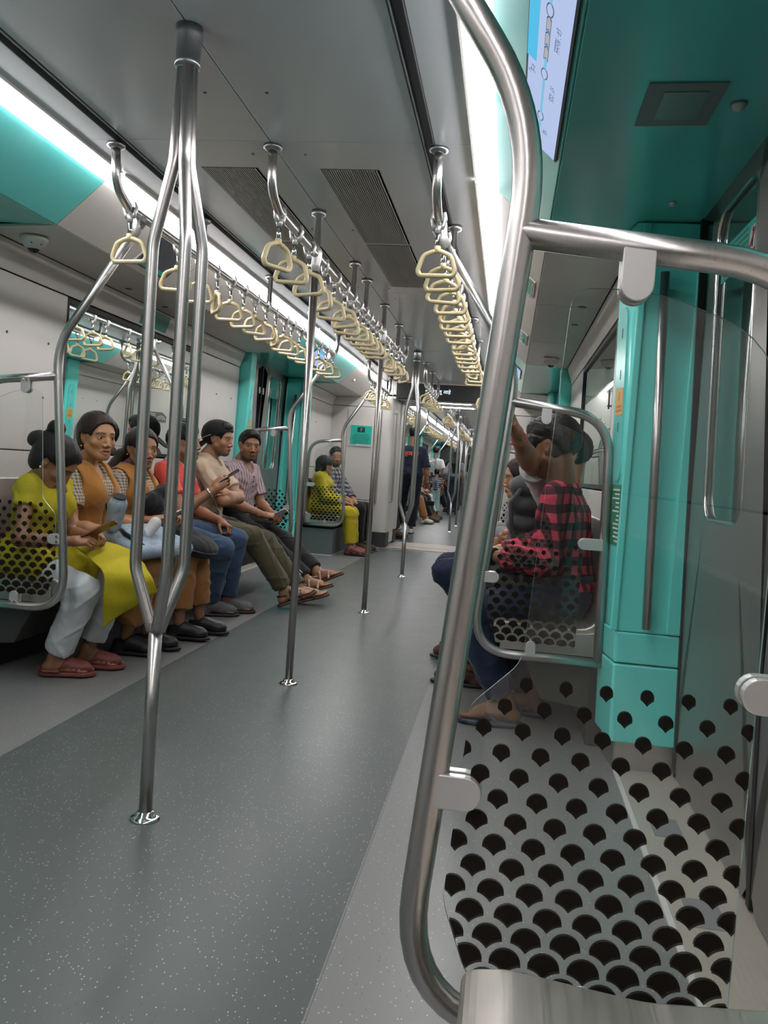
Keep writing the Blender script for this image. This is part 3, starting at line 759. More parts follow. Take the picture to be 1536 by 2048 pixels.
# ---- benches
def bench(s, y0, y1, n, label, box_to_floor=False, base_end=True):
    t = thing('bench', label, 'bench', (s*1.15, (y0+y1)/2, 0), 'steel benches along the walls')
    w = (y1-y0)/n
    pr = [(p.x, p.z) for p in fillet([(1.375, 0, .86), (1.345, 0, .86), (1.305, 0, .460), (1.12, 0, .444), (.965, 0, .458), (.912, 0, .450), (.925, 0, .37), (1.30, 0, .375), (1.385, 0, .42)], [.012, .012, .07, .2, .1, .022, .012, .05, .03], 5, closed=True)]
    me = None
    for k in range(n):
        yc = y0+(k+.5)*w
        m = MB(); m.prism(pr, lambda u, v, q: (s*u, q, v), yc-w/2+.003, yc+w/2-.003)
        m.build('seat', 'seat', t, bevel=.006)
    # end plates and the box under the seat
    for yy in (y0-.012, y1):
        m = MB(); m.prism([(.945, .352), (1.385, .352), (1.385, .47), (1.28, .44), (.945, .42)], lambda u, v, q: (s*u, q, v), yy, yy+.012); m.build('end_plate', 'seat', t, bevel=.002)
    m = MB()
    if box_to_floor: m.box(*sorted((s*.965, s*1.385)), y0+.0, y1-.0, .012, .30)
    else: m.prism([(1.12, .16), (1.39, .13), (1.39, .355), (1.02, .355)], lambda u, v, q: (s*u, q, v), y0+.02, y1-.02)
    if not box_to_floor:
        k = MB(); k.box(*sorted((s*1.30, s*1.36)), y0+.01, y1-.01, .005, .36); k.build('underseat_shade', 'dark', t)  # dark sheet put in for the shade under the seats
    m.build('support_box', 'greyseat' if not box_to_floor else M['seatbox'], t, bevel=.004)
    if box_to_floor:
        m = MB(); m.box(*sorted((s*.96, s*1.385)), y0-.004, y1, 0, .012); m.build('foot_strip', 'plastw', t)
    return t
M['seatbox'] = plain('seat_box_bluegrey', (.14, .165, .168), .4)
bench(1, -3.0, .95, 9, 'brushed steel bench end in the near right corner, beside the viewer')
bench(-1, 3.28, 6.82, 8, 'long steel bench on the left under the seated passengers')
bench(1, 3.28, 6.82, 8, 'long steel bench on the right under the man in the red checked shirt')
bench(-1, 9.2, 10.62, 3, 'short bench on a blue-grey box under the couple by the end wall', True)
bench(1, 9.2, 10.62, 3, 'short bench on a blue-grey box, right side by the end wall', True)
for s, sd in ((-1, 'left'), (1, 'right')):
    bench(s, YB+.05, YB+1.42, 3, 'short bench on the %s side just past the gangway' % sd, True)
    bench(s, YB+3.8, YB+7.28, 8, 'long bench on the %s side of the far car' % sd)
# ---- grab rails on pillars
grab_rail(1, 3.04, -1, 'vertical steel grab rail on the large teal pillar at right')
grab_rail(-1, 8.91, -1, 'vertical steel grab rail on the teal pillar before the end wall couple')
grab_rail(-1, 7.09, 1, 'vertical steel grab rail on the far face of the left teal pillar')
grab_rail(1, 8.91, -1, 'vertical steel grab rail on the far right teal pillar')

# ---- screens on the coves
def cove_pt(s, d, z, off):
    x = .797+1.124*(2.116-z); n = Vector((-.664, 0, -.748))   # into the room (s=+1)
    return (s*(x+n.x*off), d, z+n.z*off)
def screen(s, y0, y1, z0, z1, label, kind):
    t = thing('display_screen', label, 'screen', (s*.95, (y0+y1)/2, (z0+z1)/2), None)
    m = MB(); q = [cove_pt(s, y0, z0, .001), cove_pt(s, y1, z0, .001), cove_pt(s, y1, z1, .001), cove_pt(s, y0, z1, .001)]
    nv = Vector((-.664*s, 0, -.748))
    m.slab(*q, nv*.006); m.build('frame', 'plastw' if kind == 'ad' else 'dark', t)
    e = .008
    q = [cove_pt(s, y0+e, z0+e*.6, .0075), cove_pt(s, y1-e, z0+e*.6, .0075), cove_pt(s, y1-e, z1-e*.6, .0075), cove_pt(s, y0+e, z1-e*.6, .0075)]
    m = MB(); m.slab(*q, nv*.0012)
    if kind == 'ad':
        pn = m.build('glass_face', M['adglass'], t)
        for k in range(2):
            m = MB(); a = y0+.04+k*(y1-y0-.22); za = z0+.012; zb = z0+.028
            m.slab(cove_pt(s, a, za, .0092), cove_pt(s, a+.14, za, .0092), cove_pt(s, a+.14, zb, .0092), cove_pt(s, a, zb, .0092), nv*.0004); m.build('label_strip', 'poster', pn)
        return t
    pn = m.build('lit_face', M['lcd'], t)
    H = z1-z0; L = y1-y0
    def pt(u, v, o=.0090):      # u along the picture 0..1 from the far end, v up 0..1 (from the wall side)
        return cove_pt(s, y1-u*L, z0+v*H, o)
    def patch(u0, u1, v0, v1, name, mt, o=.0090):
        m = MB(); m.slab(pt(u0, v0, o), pt(u1, v0, o), pt(u1, v1, o), pt(u0, v1, o), nv*.0004); m.build(name, M[mt], pn)
    patch(.44, 1, .74, .97, 'title_band', 'lcdblue')
    patch(.13, .98, .50, .56, 'route_line', 'lcdline')
    asp = 1/L*H*1.5
    for u, nm in ((.20, 'a'), (.42, 'b'), (.68, 'c'), (.9, 'd')):
        m = MB(); ru, rv = .026, .085
        m.add([pt(u+ru*math.cos(a), .53+rv*math.sin(a), .0094) for a in [2*math.pi*i/20 for i in range(20)]], [tuple(range(20))]); m.build('station_ring', M['lcddark'], pn)
        m = MB(); m.add([pt(u+ru*.78*math.cos(a), .53+rv*.78*math.sin(a), .0097) for a in [2*math.pi*i/20 for i in range(20)]], [tuple(range(20))]); m.build('station_dot', M['lcd'], pn)
    for k in range(3):
        u = .48+k*.058
        for sc, mt, o in ((1, 'lcddark', .0095), (.80, 'lcdcream', .0098)):
            c = u+.027; a = .027*sc; b = .055*sc
            m = MB(); m.add([pt(c-a, .53-b, o), pt(c+a, .53-b, o), pt(c+a+.012, .53, o), pt(c+a, .53+b, o), pt(c-a, .53+b, o), pt(c-a+.012, .53, o)], [(0,1,2,3,4,5)]); m.build('train_car', M[mt], pn)
    sz = .022
    for body, u, v in (('१७ : आगमन', .60, .30), ('२६ : दादर', .36, .30), ('आरे', .13, .36), ('७ मि', .40, .80), ('वर्ग', .94, .84)):
        text_mesh('screen_text', body, sz, M['lcddark'], lambda x, y, z, u=u, v=v: pt(u-x/L, v+y/H*.75, .0096), pn, extrude=.0001)
    return t
M['lcd'] = emit('lcd_white', (.46, .56, .82), 1.0); M['lcdblue'] = emit('lcd_blue', (.10, .52, .80), 1.0)
M['lcdline'] = emit('lcd_line', (.24, .60, .80), .9); M['lcddark'] = emit('lcd_dark', (.11, .15, .26), .8); M['lcdcream'] = emit('lcd_cream', (.42, .44, .46), 1.0)
k_ = N('ad_glass'); k_.col((.07, .075, .09)).set(Roughness=.10); M['adglass'] = k_.m
screen(1, 1.45, 2.50, 1.939, 2.027, 'lit route map screen on the teal cove above the near right door', 'lcd')
screen(-1, 7.43, 8.05, 1.955, 2.08, 'lit blue screen on the teal cove above the far left door', 'lcd')
screen(1, 7.43, 8.05, 1.955, 2.08, 'lit blue screen on the teal cove above the far right door', 'lcd')
screen(-1, 3.93, 4.32, 1.947, 2.084, 'dark glossy advert panel on the cove behind the three-branched pole', 'ad')
screen(1, 4.05, 4.40, 1.947, 2.084, 'grey glossy advert panel on the right cove, nearer one', 'ad')
screen(1, 5.55, 5.95, 1.947, 2.084, 'grey glossy advert panel on the right cove, farther one', 'ad')
screen(-1, YB+2.3, YB+2.95, 1.955, 2.08, 'lit blue screen over the left door past the gangway', 'lcd')

# ---- domes, sensors, plates
def dome(x, y, z, label):
    t = thing('dome_camera', label, 'camera', (x, y, z))
    MB().lathe([(.058, 0), (.060, -.010), (.052, -.030), (.036, -.046), (.026, -.052)][::-1], (x, y, z), 24).build('shell', 'plastw', t)
    MB().lathe([(.0, -.068), (.016, -.064), (.026, -.052), (.030, -.044)], (x, y, z), 20).build('lens_dome', M['lensblack'], t)
    m = MB()
    for a in (200, 290, 340): c, q = math.cos(math.radians(a)), math.sin(math.radians(a)); m.lathe([(.004, -.002), (.004, .002)], (x+c*.047, y+q*.047, z-.034), 6)
    m.build('shell_screw', 'black', t)
k_ = N('lens_black'); k_.col((.008, .008, .009)).set(Roughness=.06); M['lensblack'] = k_.m
dome(-1.20, 3.44, 1.921, 'white dome camera on the left soffit near the teal corner')
dome(1.18, 6.35, 1.921, 'white dome camera on the right soffit behind the glass partition')
def sensor(x, y, z, r, label, nrm=None):
    t = thing('ceiling_sensor', label, 'sensor', (x, y, z)); R_ = (nrm or Vector((0,0,-1))).to_track_quat('Z', 'Y').to_matrix()
    MB().lathe([(r, 0), (r, r*.35), (r*.8, r*.8), (r*.3, r*1.05)], (x, y, z), 18, R_).build('dome', 'plastw', t)
    MB().lathe([(r*1.25, -.001), (r*1.25, .003)], (x, y, z), 18, R_).build('collar', 'plastg' if r > .012 else 'chrome', t)
sensor(1.398, 2.12, 1.9385, .016, 'small white ceiling sensor beside the square plate over the right door')
sensor(1.383, 2.845, 1.9385, .010, 'tiny steel ceiling button above the large teal pillar')
sensor(-.905, 9.50, 2.012, .020, 'white sensor on the cove above the end wall couple', Vector((.664, 0, -.748)))
t = thing('square_ceiling_plate', 'grey square plate with paler centre in the teal soffit over the right door', 'plate', (1.26, 2.12, 1.934))
def sof(x): return 1.931+(x-1.005)*.0228
m = MB(); m.slab((1.175, 2.005, sof(1.175)-.001), (1.35, 2.005, sof(1.35)-.001), (1.35, 2.235, sof(1.35)-.001), (1.175, 2.235, sof(1.175)-.001), (0, 0, -.003)); m.build('plate', 'plastg', t)
m = MB(); m.slab((1.215, 2.045, sof(1.215)-.0042), (1.315, 2.045, sof(1.315)-.0042), (1.315, 2.195, sof(1.315)-.0042), (1.215, 2.195, sof(1.215)-.0042), (0, 0, -.0015)); m.build('lens', M['lensgrey'] if 'lensgrey' in M else 'door', t)
# ---- notices
def wall_sign(s, ya, yb, za, zb, label, seed):
    t = thing('wall_notice', label, 'sign', (s*1.36, (ya+yb)/2, (za+zb)/2))
    fx = lambda z: FRZ[0]+(X(WTOP)-FRZ[0])*(FRZ[1]-z)/(FRZ[1]-WTOP)
    m = MB(); m.slab(*[(s*(fx(z)-.0012), y, z) for y, z in ((ya, za), (yb, za), (yb, zb), (ya, zb))], (-s*.001, 0, 0)); b = m.build('sheet', M['signteal'], t)
    m = MB(); rr = random.Random(seed)
    for k in range(5):
        z = zb-.022-k*.016
        m.slab(*[(s*(fx(zz)-.0024), y, zz) for y, zz in ((ya+.17, z), (ya+.17+rr.uniform(.12, .2), z), (ya+.32, z+.006), (ya+.17, z+.006))], (-s*.0004, 0, 0))
    m.lathe([(.033, 0), (.033, .0006)], (s*(fx((za+zb)/2)-.003), ya+.06, (za+zb)/2), 16, Matrix(((0,0,-s),(1,0,0),(0,1,0)))); m.build('sheet_print', 'ink', b)
M['signteal'] = plain('sign_teal', (.03, .20, .17), .4)
wall_sign(-1, 4.88, 5.27, 1.805, 1.905, 'teal notice on the frieze above the left window', 2)
t = thing('lost_property_poster', 'green poster with a dark question mark box on the end wall', 'poster', (-.985, 10.64, 1.43), None)
m = MB(); m.box(-1.13, -.835, 10.645, 10.652, 1.29, 1.565); m.build('backing', 'paper', t)
m = MB(); m.box(-1.12, -.84, 10.6435, 10.645, 1.305, 1.557); b = m.build('sheet', 'poster', t)
m = MB(); m.box(-1.03, -.93, 10.642, 10.6435, 1.468, 1.533); q = m.build('question_box', 'posterd', b)
m = MB(); m.box(-.995, -.965, 10.642, 10.6435, 1.535, 1.541); m.build('box_handle', 'posterd', b)
text_mesh('question_mark', '?', .06, 'whitepr', lambda x, y, z: (-.98+x, 10.6415-z, 1.500+y), q)
m = MB(); rr = random.Random(5)
for k in range(7):
    z = 1.435-k*.0185; a = .015+rr.uniform(0, .02)*(1 if k else 2.5); m.box(-1.115+a, -.85-a+.01*rr.random(), 10.6425, 10.6435, z, z+.008)
m.build('poster_lines', 'ink', b)
m = MB(); m.box(-1.03, -.85, 10.642, 10.6435, 1.290, 1.315); p = m.build('paper_strip', 'paper', b)
m = MB(); m.box(-1.01, -.87, 10.6413, 10.642, 1.302, 1.306); m.build('strip_print', 'plastg', p)
t = thing('end_wall_plaque', 'grey plaque with ring symbol on the right end wall', 'sign', (1.0, 10.64, 1.43))
m = MB(); m.prism([(.84, 1.37), (1.06, 1.37), (1.13, 1.43), (1.13, 1.49), (.90, 1.49), (.84, 1.44)], lambda u, v, w: (u, w, v), 10.645, 10.652); b = m.build('sheet', M['plaque'] if 'plaque' in M else 'door', t)
m = MB(); 
for r0 in (.030, .055):
    m.tube([(.91+r0*math.cos(a), 10.644, 1.385+r0*math.sin(a)) for a in [math.pi*i/12 for i in range(13)]], .005, 6)
for k in range(3): m.box(.99, 1.10-.02*k, 10.643, 10.645, 1.46-.022*k, 1.468-.022*k)
m.build('plaque_print', 'whitepr', b)
# ---- destination display above the gangway
t = thing('destination_display', 'black message display with white letters above the gangway', 'display', (0, 10.58, 2.03))
m = MB(); m.box(-.55, .55, 10.585, 10.66, 1.927, 2.128); m.build('case', M['dispblack'] if 'dispblack' in M else 'black', t, bevel=.004)
M['ledw'] = emit('led_white', (.80, .92, 1.0), 1.6)
text_mesh('led_text', 'चालू आहे', .062, 'ledw', lambda x, y, z: (.035+x, 10.5845-z, 2.035+y), t)
# gangway lamps
for i, y in enumerate((10.84, 11.50)):
    t = thing('tube_lamp', 'slim white tube lamp across the gangway roof, %s one' % ('nearer', 'farther')[i], 'light', (.14, y, 1.93))
    m = MB(); m.tube([(-.10, y, 1.925), (.40, y, 1.925)], .012, 10); m.build('tube', M['lampw'] if 'lampw' in M else 'light', t)
    m = MB(); m.box(-.12, .42, y-.02, y+.02, 1.938, 1.955); m.build('batten', 'plastw', t)
# grab rails of the gangway columns
for s, sd in ((-1, 'left'), (1, 'right')):
    for k, (x, y, za, zb, nm) in enumerate(((.735, 10.60, .58, 1.76, 'flat'), (.535, 10.76, .60, 1.74, 'inner'))):
        t = thing('gangway_rail', 'vertical steel rail on the %s side of the %s gangway column' % ('wall' if k == 0 else 'inner', sd), 'handrail', (s*x, y, za))
        p = fillet([(s*(x+.0), y+.055, za), (s*x, y, za), (s*x, y, zb), (s*x, y+.055, zb)] if k == 0 else [(s*(x+.05), y, za), (s*x, y, za), (s*x, y, zb), (s*(x+.05), y, zb)], .02, 4)
        MB().tube(p, .014, 12).build('rail', 'steel', t)
# ================================================================== PEOPLE: signed-distance bodies meshed with surface nets
F4 = np.float32
def V(*a): return np.array(a, dtype=float)
def nrm(v): v = np.asarray(v, float); return v/max(np.linalg.norm(v), 1e-9)
def frame(z, y):
    """3x3 with columns x (right), y (forward), z (up); z kept, y made square to it"""
    z = nrm(z); y = np.asarray(y, float); y = nrm(y-z*np.dot(y, z)); x = np.cross(y, z); return np.stack([x, y, z], 1)
class Field:
    def __init__(s): s.ops = []; s.off = 0.
    def cone(s, a, b, ra, rb=None, k=.012, cuts=(), op='add', sq=None):
        rb = ra if rb is None else rb; a = np.asarray(a, float); b = np.asarray(b, float); m = max(ra, rb)
        s.ops.append((op, 'cone', (a, b, ra, rb, tuple(cuts), sq), k, np.minimum(a, b)-m, np.maximum(a, b)+m)); return s
    def chain(s, pts, rs, k=.012):
        for i in range(len(pts)-1): s.cone(pts[i], pts[i+1], rs[i], rs[i+1], k)
        return s
    def ell(s, c, r, R=None, k=.02, op='add', cuts=()):
        R = np.eye(3) if R is None else R; c = np.asarray(c, float); r = np.asarray(r, float)
        e = np.sqrt(((R*r)**2).sum(1))
        s.ops.append((op, 'ell', (c, r, R, tuple(cuts)), k, c-e, c+e)); return s
    def box(s, c, h, R=None, rad=.01, k=.005, op='add'):
        R = np.eye(3) if R is None else R; c = np.asarray(c, float); h = np.asarray(h, float); e = np.abs(R) @ h
        s.ops.append((op, 'box', (c, h, R, rad), k, c-e, c+e)); return s
    def plane(s, p, n):
        """keep the side the normal points away from"""
        s.ops.append(('cut', 'plane', (np.asarray(p, float), nrm(n)), .004, V(-99, -99, -99), V(99, 99, 99))); return s
    def sub(s, c, r, R=None, k=.008): return s.ell(c, r, R, k, 'sub')
    def mesh(s, vox, lo=None, hi=None):
        adds = [o for o in s.ops if o[0] == 'add']
        if lo is None: lo = np.min([o[4] for o in adds], 0)-.03
        if hi is None: hi = np.max([o[5] for o in adds], 0)+.03
        n = np.maximum(((hi-lo)/vox).astype(int)+2, 4)
        ax = [(lo[i]+vox*np.arange(n[i])).astype(F4) for i in range(3)]
        D = np.full(n, .25, F4)
        for op, kind, a, k, l, h in s.ops:
            pad = k+3*vox
            i0 = [int(np.clip(np.searchsorted(ax[i], l[i]-pad), 0, n[i])) for i in range(3)]
            i1 = [int(np.clip(np.searchsorted(ax[i], h[i]+pad), 0, n[i])) for i in range(3)]
            if any(q >= p for q, p in zip(i0, i1)): continue
            sl = tuple(slice(q, p) for q, p in zip(i0, i1))
            X_ = ax[0][sl[0]][:, None, None]; Y_ = ax[1][sl[1]][None, :, None]; Z_ = ax[2][sl[2]][None, None, :]
            if kind == 'cone':
                p0, p1, ra, rb, cuts, sq = a
                x, y, z = X_-F4(p0[0]), Y_-F4(p0[1]), Z_-F4(p0[2]); d = (p1-p0).astype(F4); L2 = max(float(d @ d), 1e-9)
                t = np.clip((x*d[0]+y*d[1]+z*d[2])/F4(L2), 0, 1)
                dd = np.sqrt((x-t*d[0])**2+(y-t*d[1])**2+(z-t*d[2])**2)-(F4(ra)+F4(rb-ra)*t)
                for cp, cn in cuts:
                    cn = nrm(cn); dd = np.maximum(dd, (X_-F4(cp[0]))*F4(cn[0])+(Y_-F4(cp[1]))*F4(cn[1])+(Z_-F4(cp[2]))*F4(cn[2]))
            elif kind == 'ell':
                c, r, R, cuts = a; x, y, z = X_-F4(c[0]), Y_-F4(c[1]), Z_-F4(c[2])
                q = [(x*F4(R[0, j])+y*F4(R[1, j])+z*F4(R[2, j]))/F4(r[j]) for j in range(3)]
                k0 = np.sqrt(q[0]**2+q[1]**2+q[2]**2); k1 = np.sqrt((q[0]/F4(r[0]))**2+(q[1]/F4(r[1]))**2+(q[2]/F4(r[2]))**2)
                dd = k0*(k0-1)/np.maximum(k1, 1e-6)
                for cp, cn in cuts:
                    cn = nrm(cn); dd = np.maximum(dd, (X_-F4(cp[0]))*F4(cn[0])+(Y_-F4(cp[1]))*F4(cn[1])+(Z_-F4(cp[2]))*F4(cn[2]))
            elif kind == 'box':
                c, hh, R, rad = a; x, y, z = X_-F4(c[0]), Y_-F4(c[1]), Z_-F4(c[2])
                q = [np.abs(x*F4(R[0, j])+y*F4(R[1, j])+z*F4(R[2, j]))-F4(hh[j]-rad) for j in range(3)]
                dd = np.sqrt(sum(np.maximum(u, 0)**2 for u in q))+np.minimum(np.maximum(np.maximum(q[0], q[1]), q[2]), 0)-F4(rad)
            else:
                p, nn = a; dd = (X_-F4(p[0]))*F4(nn[0])+(Y_-F4(p[1]))*F4(nn[1])+(Z_-F4(p[2]))*F4(nn[2])
            S = D[sl]; k = F4(max(k, 1e-4))
            if op == 'add':
                hh = np.clip(F4(.5)+F4(.5)*(S-dd)/k, 0, 1); D[sl] = S*(1-hh)+dd*hh-k*hh*(1-hh)
            elif op == 'sub':
                dd = -dd; hh = np.clip(F4(.5)-F4(.5)*(S-dd)/k, 0, 1); D[sl] = S*(1-hh)+dd*hh+k*hh*(1-hh)
            else: D[sl] = np.maximum(S, dd)
        return nets(D-F4(s.off), ax, vox)
def nets(D, ax, vox):
    D[0], D[-1], D[:, 0], D[:, -1], D[:, :, 0], D[:, :, -1] = (.1,)*6
    S = D < 0; n = D.shape
    cnt = np.zeros((n[0]-1, n[1]-1, n[2]-1), np.int8)
    for i in (0, 1):
        for j in (0, 1):
            for k in (0, 1): cnt += S[i:n[0]-1+i, j:n[1]-1+j, k:n[2]-1+k]
    act = (cnt > 0) & (cnt < 8); I = np.argwhere(act)
    if len(I) == 0: return np.zeros((0, 3)), np.zeros((0, 4), int)
    idx = np.full(act.shape, -1, np.int32); idx[act] = np.arange(len(I))
    acc = np.zeros((len(I), 3)); w = np.zeros(len(I))
    cr = [(i, j, k) for i in (0, 1) for j in (0, 1) for k in (0, 1)]
    val = {c: D[I[:, 0]+c[0], I[:, 1]+c[1], I[:, 2]+c[2]].astype(float) for c in cr}
    for c in cr:
        for a in range(3):
            if c[a]: continue
            e = list(c); e[a] = 1; e = tuple(e); va, vb = val[c], val[e]; m = (va < 0) != (vb < 0)
            t = np.where(m, va/np.where(m, va-vb, 1), 0); p = np.tile(np.array(c, float), (len(I), 1)); p[:, a] += t
            acc[m] += p[m]; w[m] += 1
    P = I+acc/w[:, None]
    P = np.stack([ax[i][0]+P[:, i]*vox for i in range(3)], 1)
    quads = []
    for a in range(3):
        b, c = (a+1) % 3, (a+2) % 3
        sl0 = [slice(None)]*3; sl1 = [slice(None)]*3; sl0[a] = slice(0, -1); sl1[a] = slice(1, None)
        ch = S[tuple(sl0)] != S[tuple(sl1)]
        E = np.argwhere(ch); ok = (E[:, b] > 0) & (E[:, c] > 0) & (E[:, b] < n[b]-1) & (E[:, c] < n[c]-1); E = E[ok]
        ins = S[tuple(sl0)][E[:, 0], E[:, 1], E[:, 2]]
        def g(db, dc):
            q = E.copy(); q[:, b] += db; q[:, c] += dc; return idx[q[:, 0], q[:, 1], q[:, 2]]
        Q = np.stack([g(-1, -1), g(0, -1), g(0, 0), g(-1, 0)], 1); Q[~ins] = Q[~ins][:, ::-1]
        quads.append(Q)
    return P, np.concatenate(quads)
def vnormals(P, Q):
    N_ = np.zeros_like(P); fn = np.cross(P[Q[:, 2]]-P[Q[:, 0]], P[Q[:, 3]]-P[Q[:, 1]])
    for i in range(4): np.add.at(N_, Q[:, i], fn)
    return N_/np.maximum(np.linalg.norm(N_, axis=1, keepdims=True), 1e-12)
def wob(P, f, seed, n=5):
    r = np.random.RandomState(seed); o = np.zeros(len(P)); q = P.copy()
    for i in range(n):
        d = r.normal(size=3); d /= np.linalg.norm(d); o += np.sin((q @ d)*f*(1+.35*i)+r.rand()*6.3+1.3*np.sin((q @ r.normal(size=3))*f*.35))
    return o/n
def folds(P, f, seed, n=4):
    r = np.random.RandomState(seed+50); o = np.zeros(len(P))
    for i in range(n):
        d = nrm(r.normal(size=3)*V(1, 1, .8)); w_ = 1.5*np.sin((P @ (r.normal(size=3)))*f*.22+r.rand()*6)+.6*np.sin((P @ r.normal(size=3))*f*.5)
        o += np.clip(1-1.6*np.abs(np.sin((P @ d)*f*.5*(1+.25*i)+w_)), 0, 1)**1.5*(.5+.5*np.sin((P @ r.normal(size=3))*f*.2+r.rand()*6))
    return o
def np_mesh(name, P, Q, mats, parent, col=None, mi=None):
    me = bpy.data.meshes.new(name); L = np.array(parent['_base']) if parent is not None else np.zeros(3)
    me.vertices.add(len(P)); me.vertices.foreach_set('co', (P-L).astype(F4).ravel())
    me.loops.add(Q.size); me.loops.foreach_set('vertex_index', Q.astype(np.int32).ravel())
    me.polygons.add(len(Q)); me.polygons.foreach_set('loop_start', np.arange(0, Q.size, 4, dtype=np.int32))
    me.polygons.foreach_set('loop_total', np.full(len(Q), 4, np.int32))
    me.update(calc_edges=True); me.polygons.foreach_set('use_smooth', np.ones(len(Q), bool))
    if not isinstance(mats, (list, tuple)): mats = [mats]
    for m in mats: me.materials.append(M[m] if isinstance(m, str) else m)
    if mi is not None: me.polygons.foreach_set('material_index', mi.astype(np.int32))
    if col is not None:
        at = me.color_attributes.new('tone', 'FLOAT_COLOR', 'POINT'); at.data.foreach_set('color', np.concatenate([col, np.ones((len(col), 1))], 1).astype(F4).ravel())
    me.validate(); o = bpy.data.objects.new(name, me); COL.objects.link(o); o['_base'] = tuple(L)
    if parent is not None: o.parent = parent
    return o
def ik(a, b, l1, l2, pole):
    a = np.asarray(a, float); b = np.asarray(b, float); d = b-a; L = np.linalg.norm(d); Lm = min(L, (l1+l2)*.995); u = d/max(L, 1e-6)
    b = a+u*Lm; x = (l1*l1-l2*l2+Lm*Lm)/(2*Lm); h = math.sqrt(max(l1*l1-x*x, 0)); p = np.asarray(pole, float); p = p-u*np.dot(p, u)
    return a+u*x+nrm(p)*h, b
# ---- materials
def skin_mat(c, name):
    k = N(name); at = k.n('ShaderNodeAttribute', attribute_name='tone'); v = k.coord()
    c1 = k.mix(k.noise(v, 40, 4), (.90, .88, .86), (1.08, 1.08, 1.08)); k.col(k.mix(1.0, at.outputs[0], c1, 'MULTIPLY'))
    k.set(Roughness=.48); k.b.inputs['Subsurface Weight'].default_value = .08; k.b.inputs['Subsurface Radius'].default_value = (.012, .004, .002); k.b.inputs['Subsurface Scale'].default_value = .6
    k.bump(k.noise(v, 320, 2), .08, .001); return k.m
M['skin'] = skin_mat(None, 'skin')
def hair_mat(name, c, sc=(60, 60, 14)):
    k = N(name); v = k.coord(scale=sc); n = k.noise(v, 3, 4, .6)
    k.col(k.mix(n, tuple(x*.6 for x in c), tuple(x*1.7 for x in c))); k.set(Roughness=.5); k.b.inputs['Specular IOR Level'].default_value = .22
    k.bump(n, .6, .004); return k.m
M['hair'] = hair_mat('black_hair', (.0065, .0055, .005)); M['hairbr'] = hair_mat('dark_brown_hair', (.013, .008, .006))
def cloth(name, c, var=.12, rough=.85, weave=260):
    k = N(name); v = k.coord(); c1 = k.mix(k.noise(v, 9, 4), tuple(x*(1-var) for x in c), tuple(min(x*(1+var), 1) for x in c))
    k.col(c1); k.set(Roughness=rough); k.b.inputs['Specular IOR Level'].default_value = .2; k.b.inputs['Sheen Weight'].default_value = .15
    k.bump(k.noise(v, weave, 2), .25, .0015); return k.m
def patterned(name, fn, rough=.85):
    k = N(name); fn(k); k.set(Roughness=rough); k.b.inputs['Specular IOR Level'].default_value = .2; k.bump(k.noise(k.coord(), 260, 2), .25, .0015); return k.m
def band(k, x, per, w, soft=.15):
    """1 inside a stripe of relative width w"""
    f = k.math('FRACT', k.math('MULTIPLY', x, 1/per)); return k.math('LESS_THAN', f, w)
k_ = N('eye_white'); k_.col((.62, .58, .54)).set(Roughness=.15); M['eyew'] = k_.m
k_ = N('iris'); k_.col((.025, .012, .006)).set(Roughness=.08); M['iris'] = k_.m
k_ = N('pupil'); k_.col((.003, .003, .003)).set(Roughness=.05); M['pupil'] = k_.m

def hand_field(f, w, d, nml, side, curl=.35, spread=1., s=1., thumb=.5, tip=None):
    """wrist w, finger direction d, back-of-hand normal nml, side +1 right / -1 left. curl 0 flat .. 1 fist"""
    d = nrm(d); nml = np.asarray(nml, float); nml = nrm(nml-d*np.dot(nml, d)); x = -np.cross(d, nml)*side    # towards the thumb
    P = lambda a, b, c: w+(x*a+d*b+nml*c)*s
    kn = [(.030, .088, .0), (.010, .093, .003), (-.010, .088, .002), (-.028, .078, -.003)]
    f.cone(w-d*.03*s, P(0, .02, 0), .026*s, .028*s, .012)
    for i, q in enumerate(kn):
        f.cone(P(q[0]*.55, .012, 0), P(*q), .0155*s, .0115*s, .012)
    f.ell(P(.0, .05, -.006), (.036*s, .044*s, .015*s), np.stack([x, d, nml], 1), .012)
    f.ell(P(.024, .032, -.010), (.017*s, .030*s, .014*s), np.stack([x, d, nml], 1), .012)
    seg = (.044, .027, .021); ls = (.95, 1.05, .98, .78)
    for i, q in enumerate(kn):
        p = P(*q); a = 0; fan = (q[0]*3.0*spread)*(1-curl); dd = nrm(d+x*fan)
        for j, (l, am) in enumerate(zip(seg, (1.25, 1.55, 1.0))):
            a += curl*am+(.10 if j else .05)+.04*i*curl
            v = dd*math.cos(a)-nml*math.sin(a); p2 = p+v*l*ls[i]*s
            f.cone(p, p2, (.0092, .0082, .0074)[j]*s, (.0084, .0075, .0064)[j]*s, .003); p = p2
    t0 = P(.022, .018, -.008); v1 = nrm(x*.72+d*.62-nml*(.35+.5*thumb)); t1 = t0+v1*.042*s; v2 = nrm(x*(.40-.5*thumb)+d*.85-nml*(.3+.5*thumb)); t2 = t1+v2*.032*s; t3 = t2+nrm(v2-nml*.2*thumb-x*.1)*.024*s
    f.chain([t0, t1, t2, t3], [.0135*s, .0110*s, .0098*s, .0080*s], .006)
    return x, d, nml
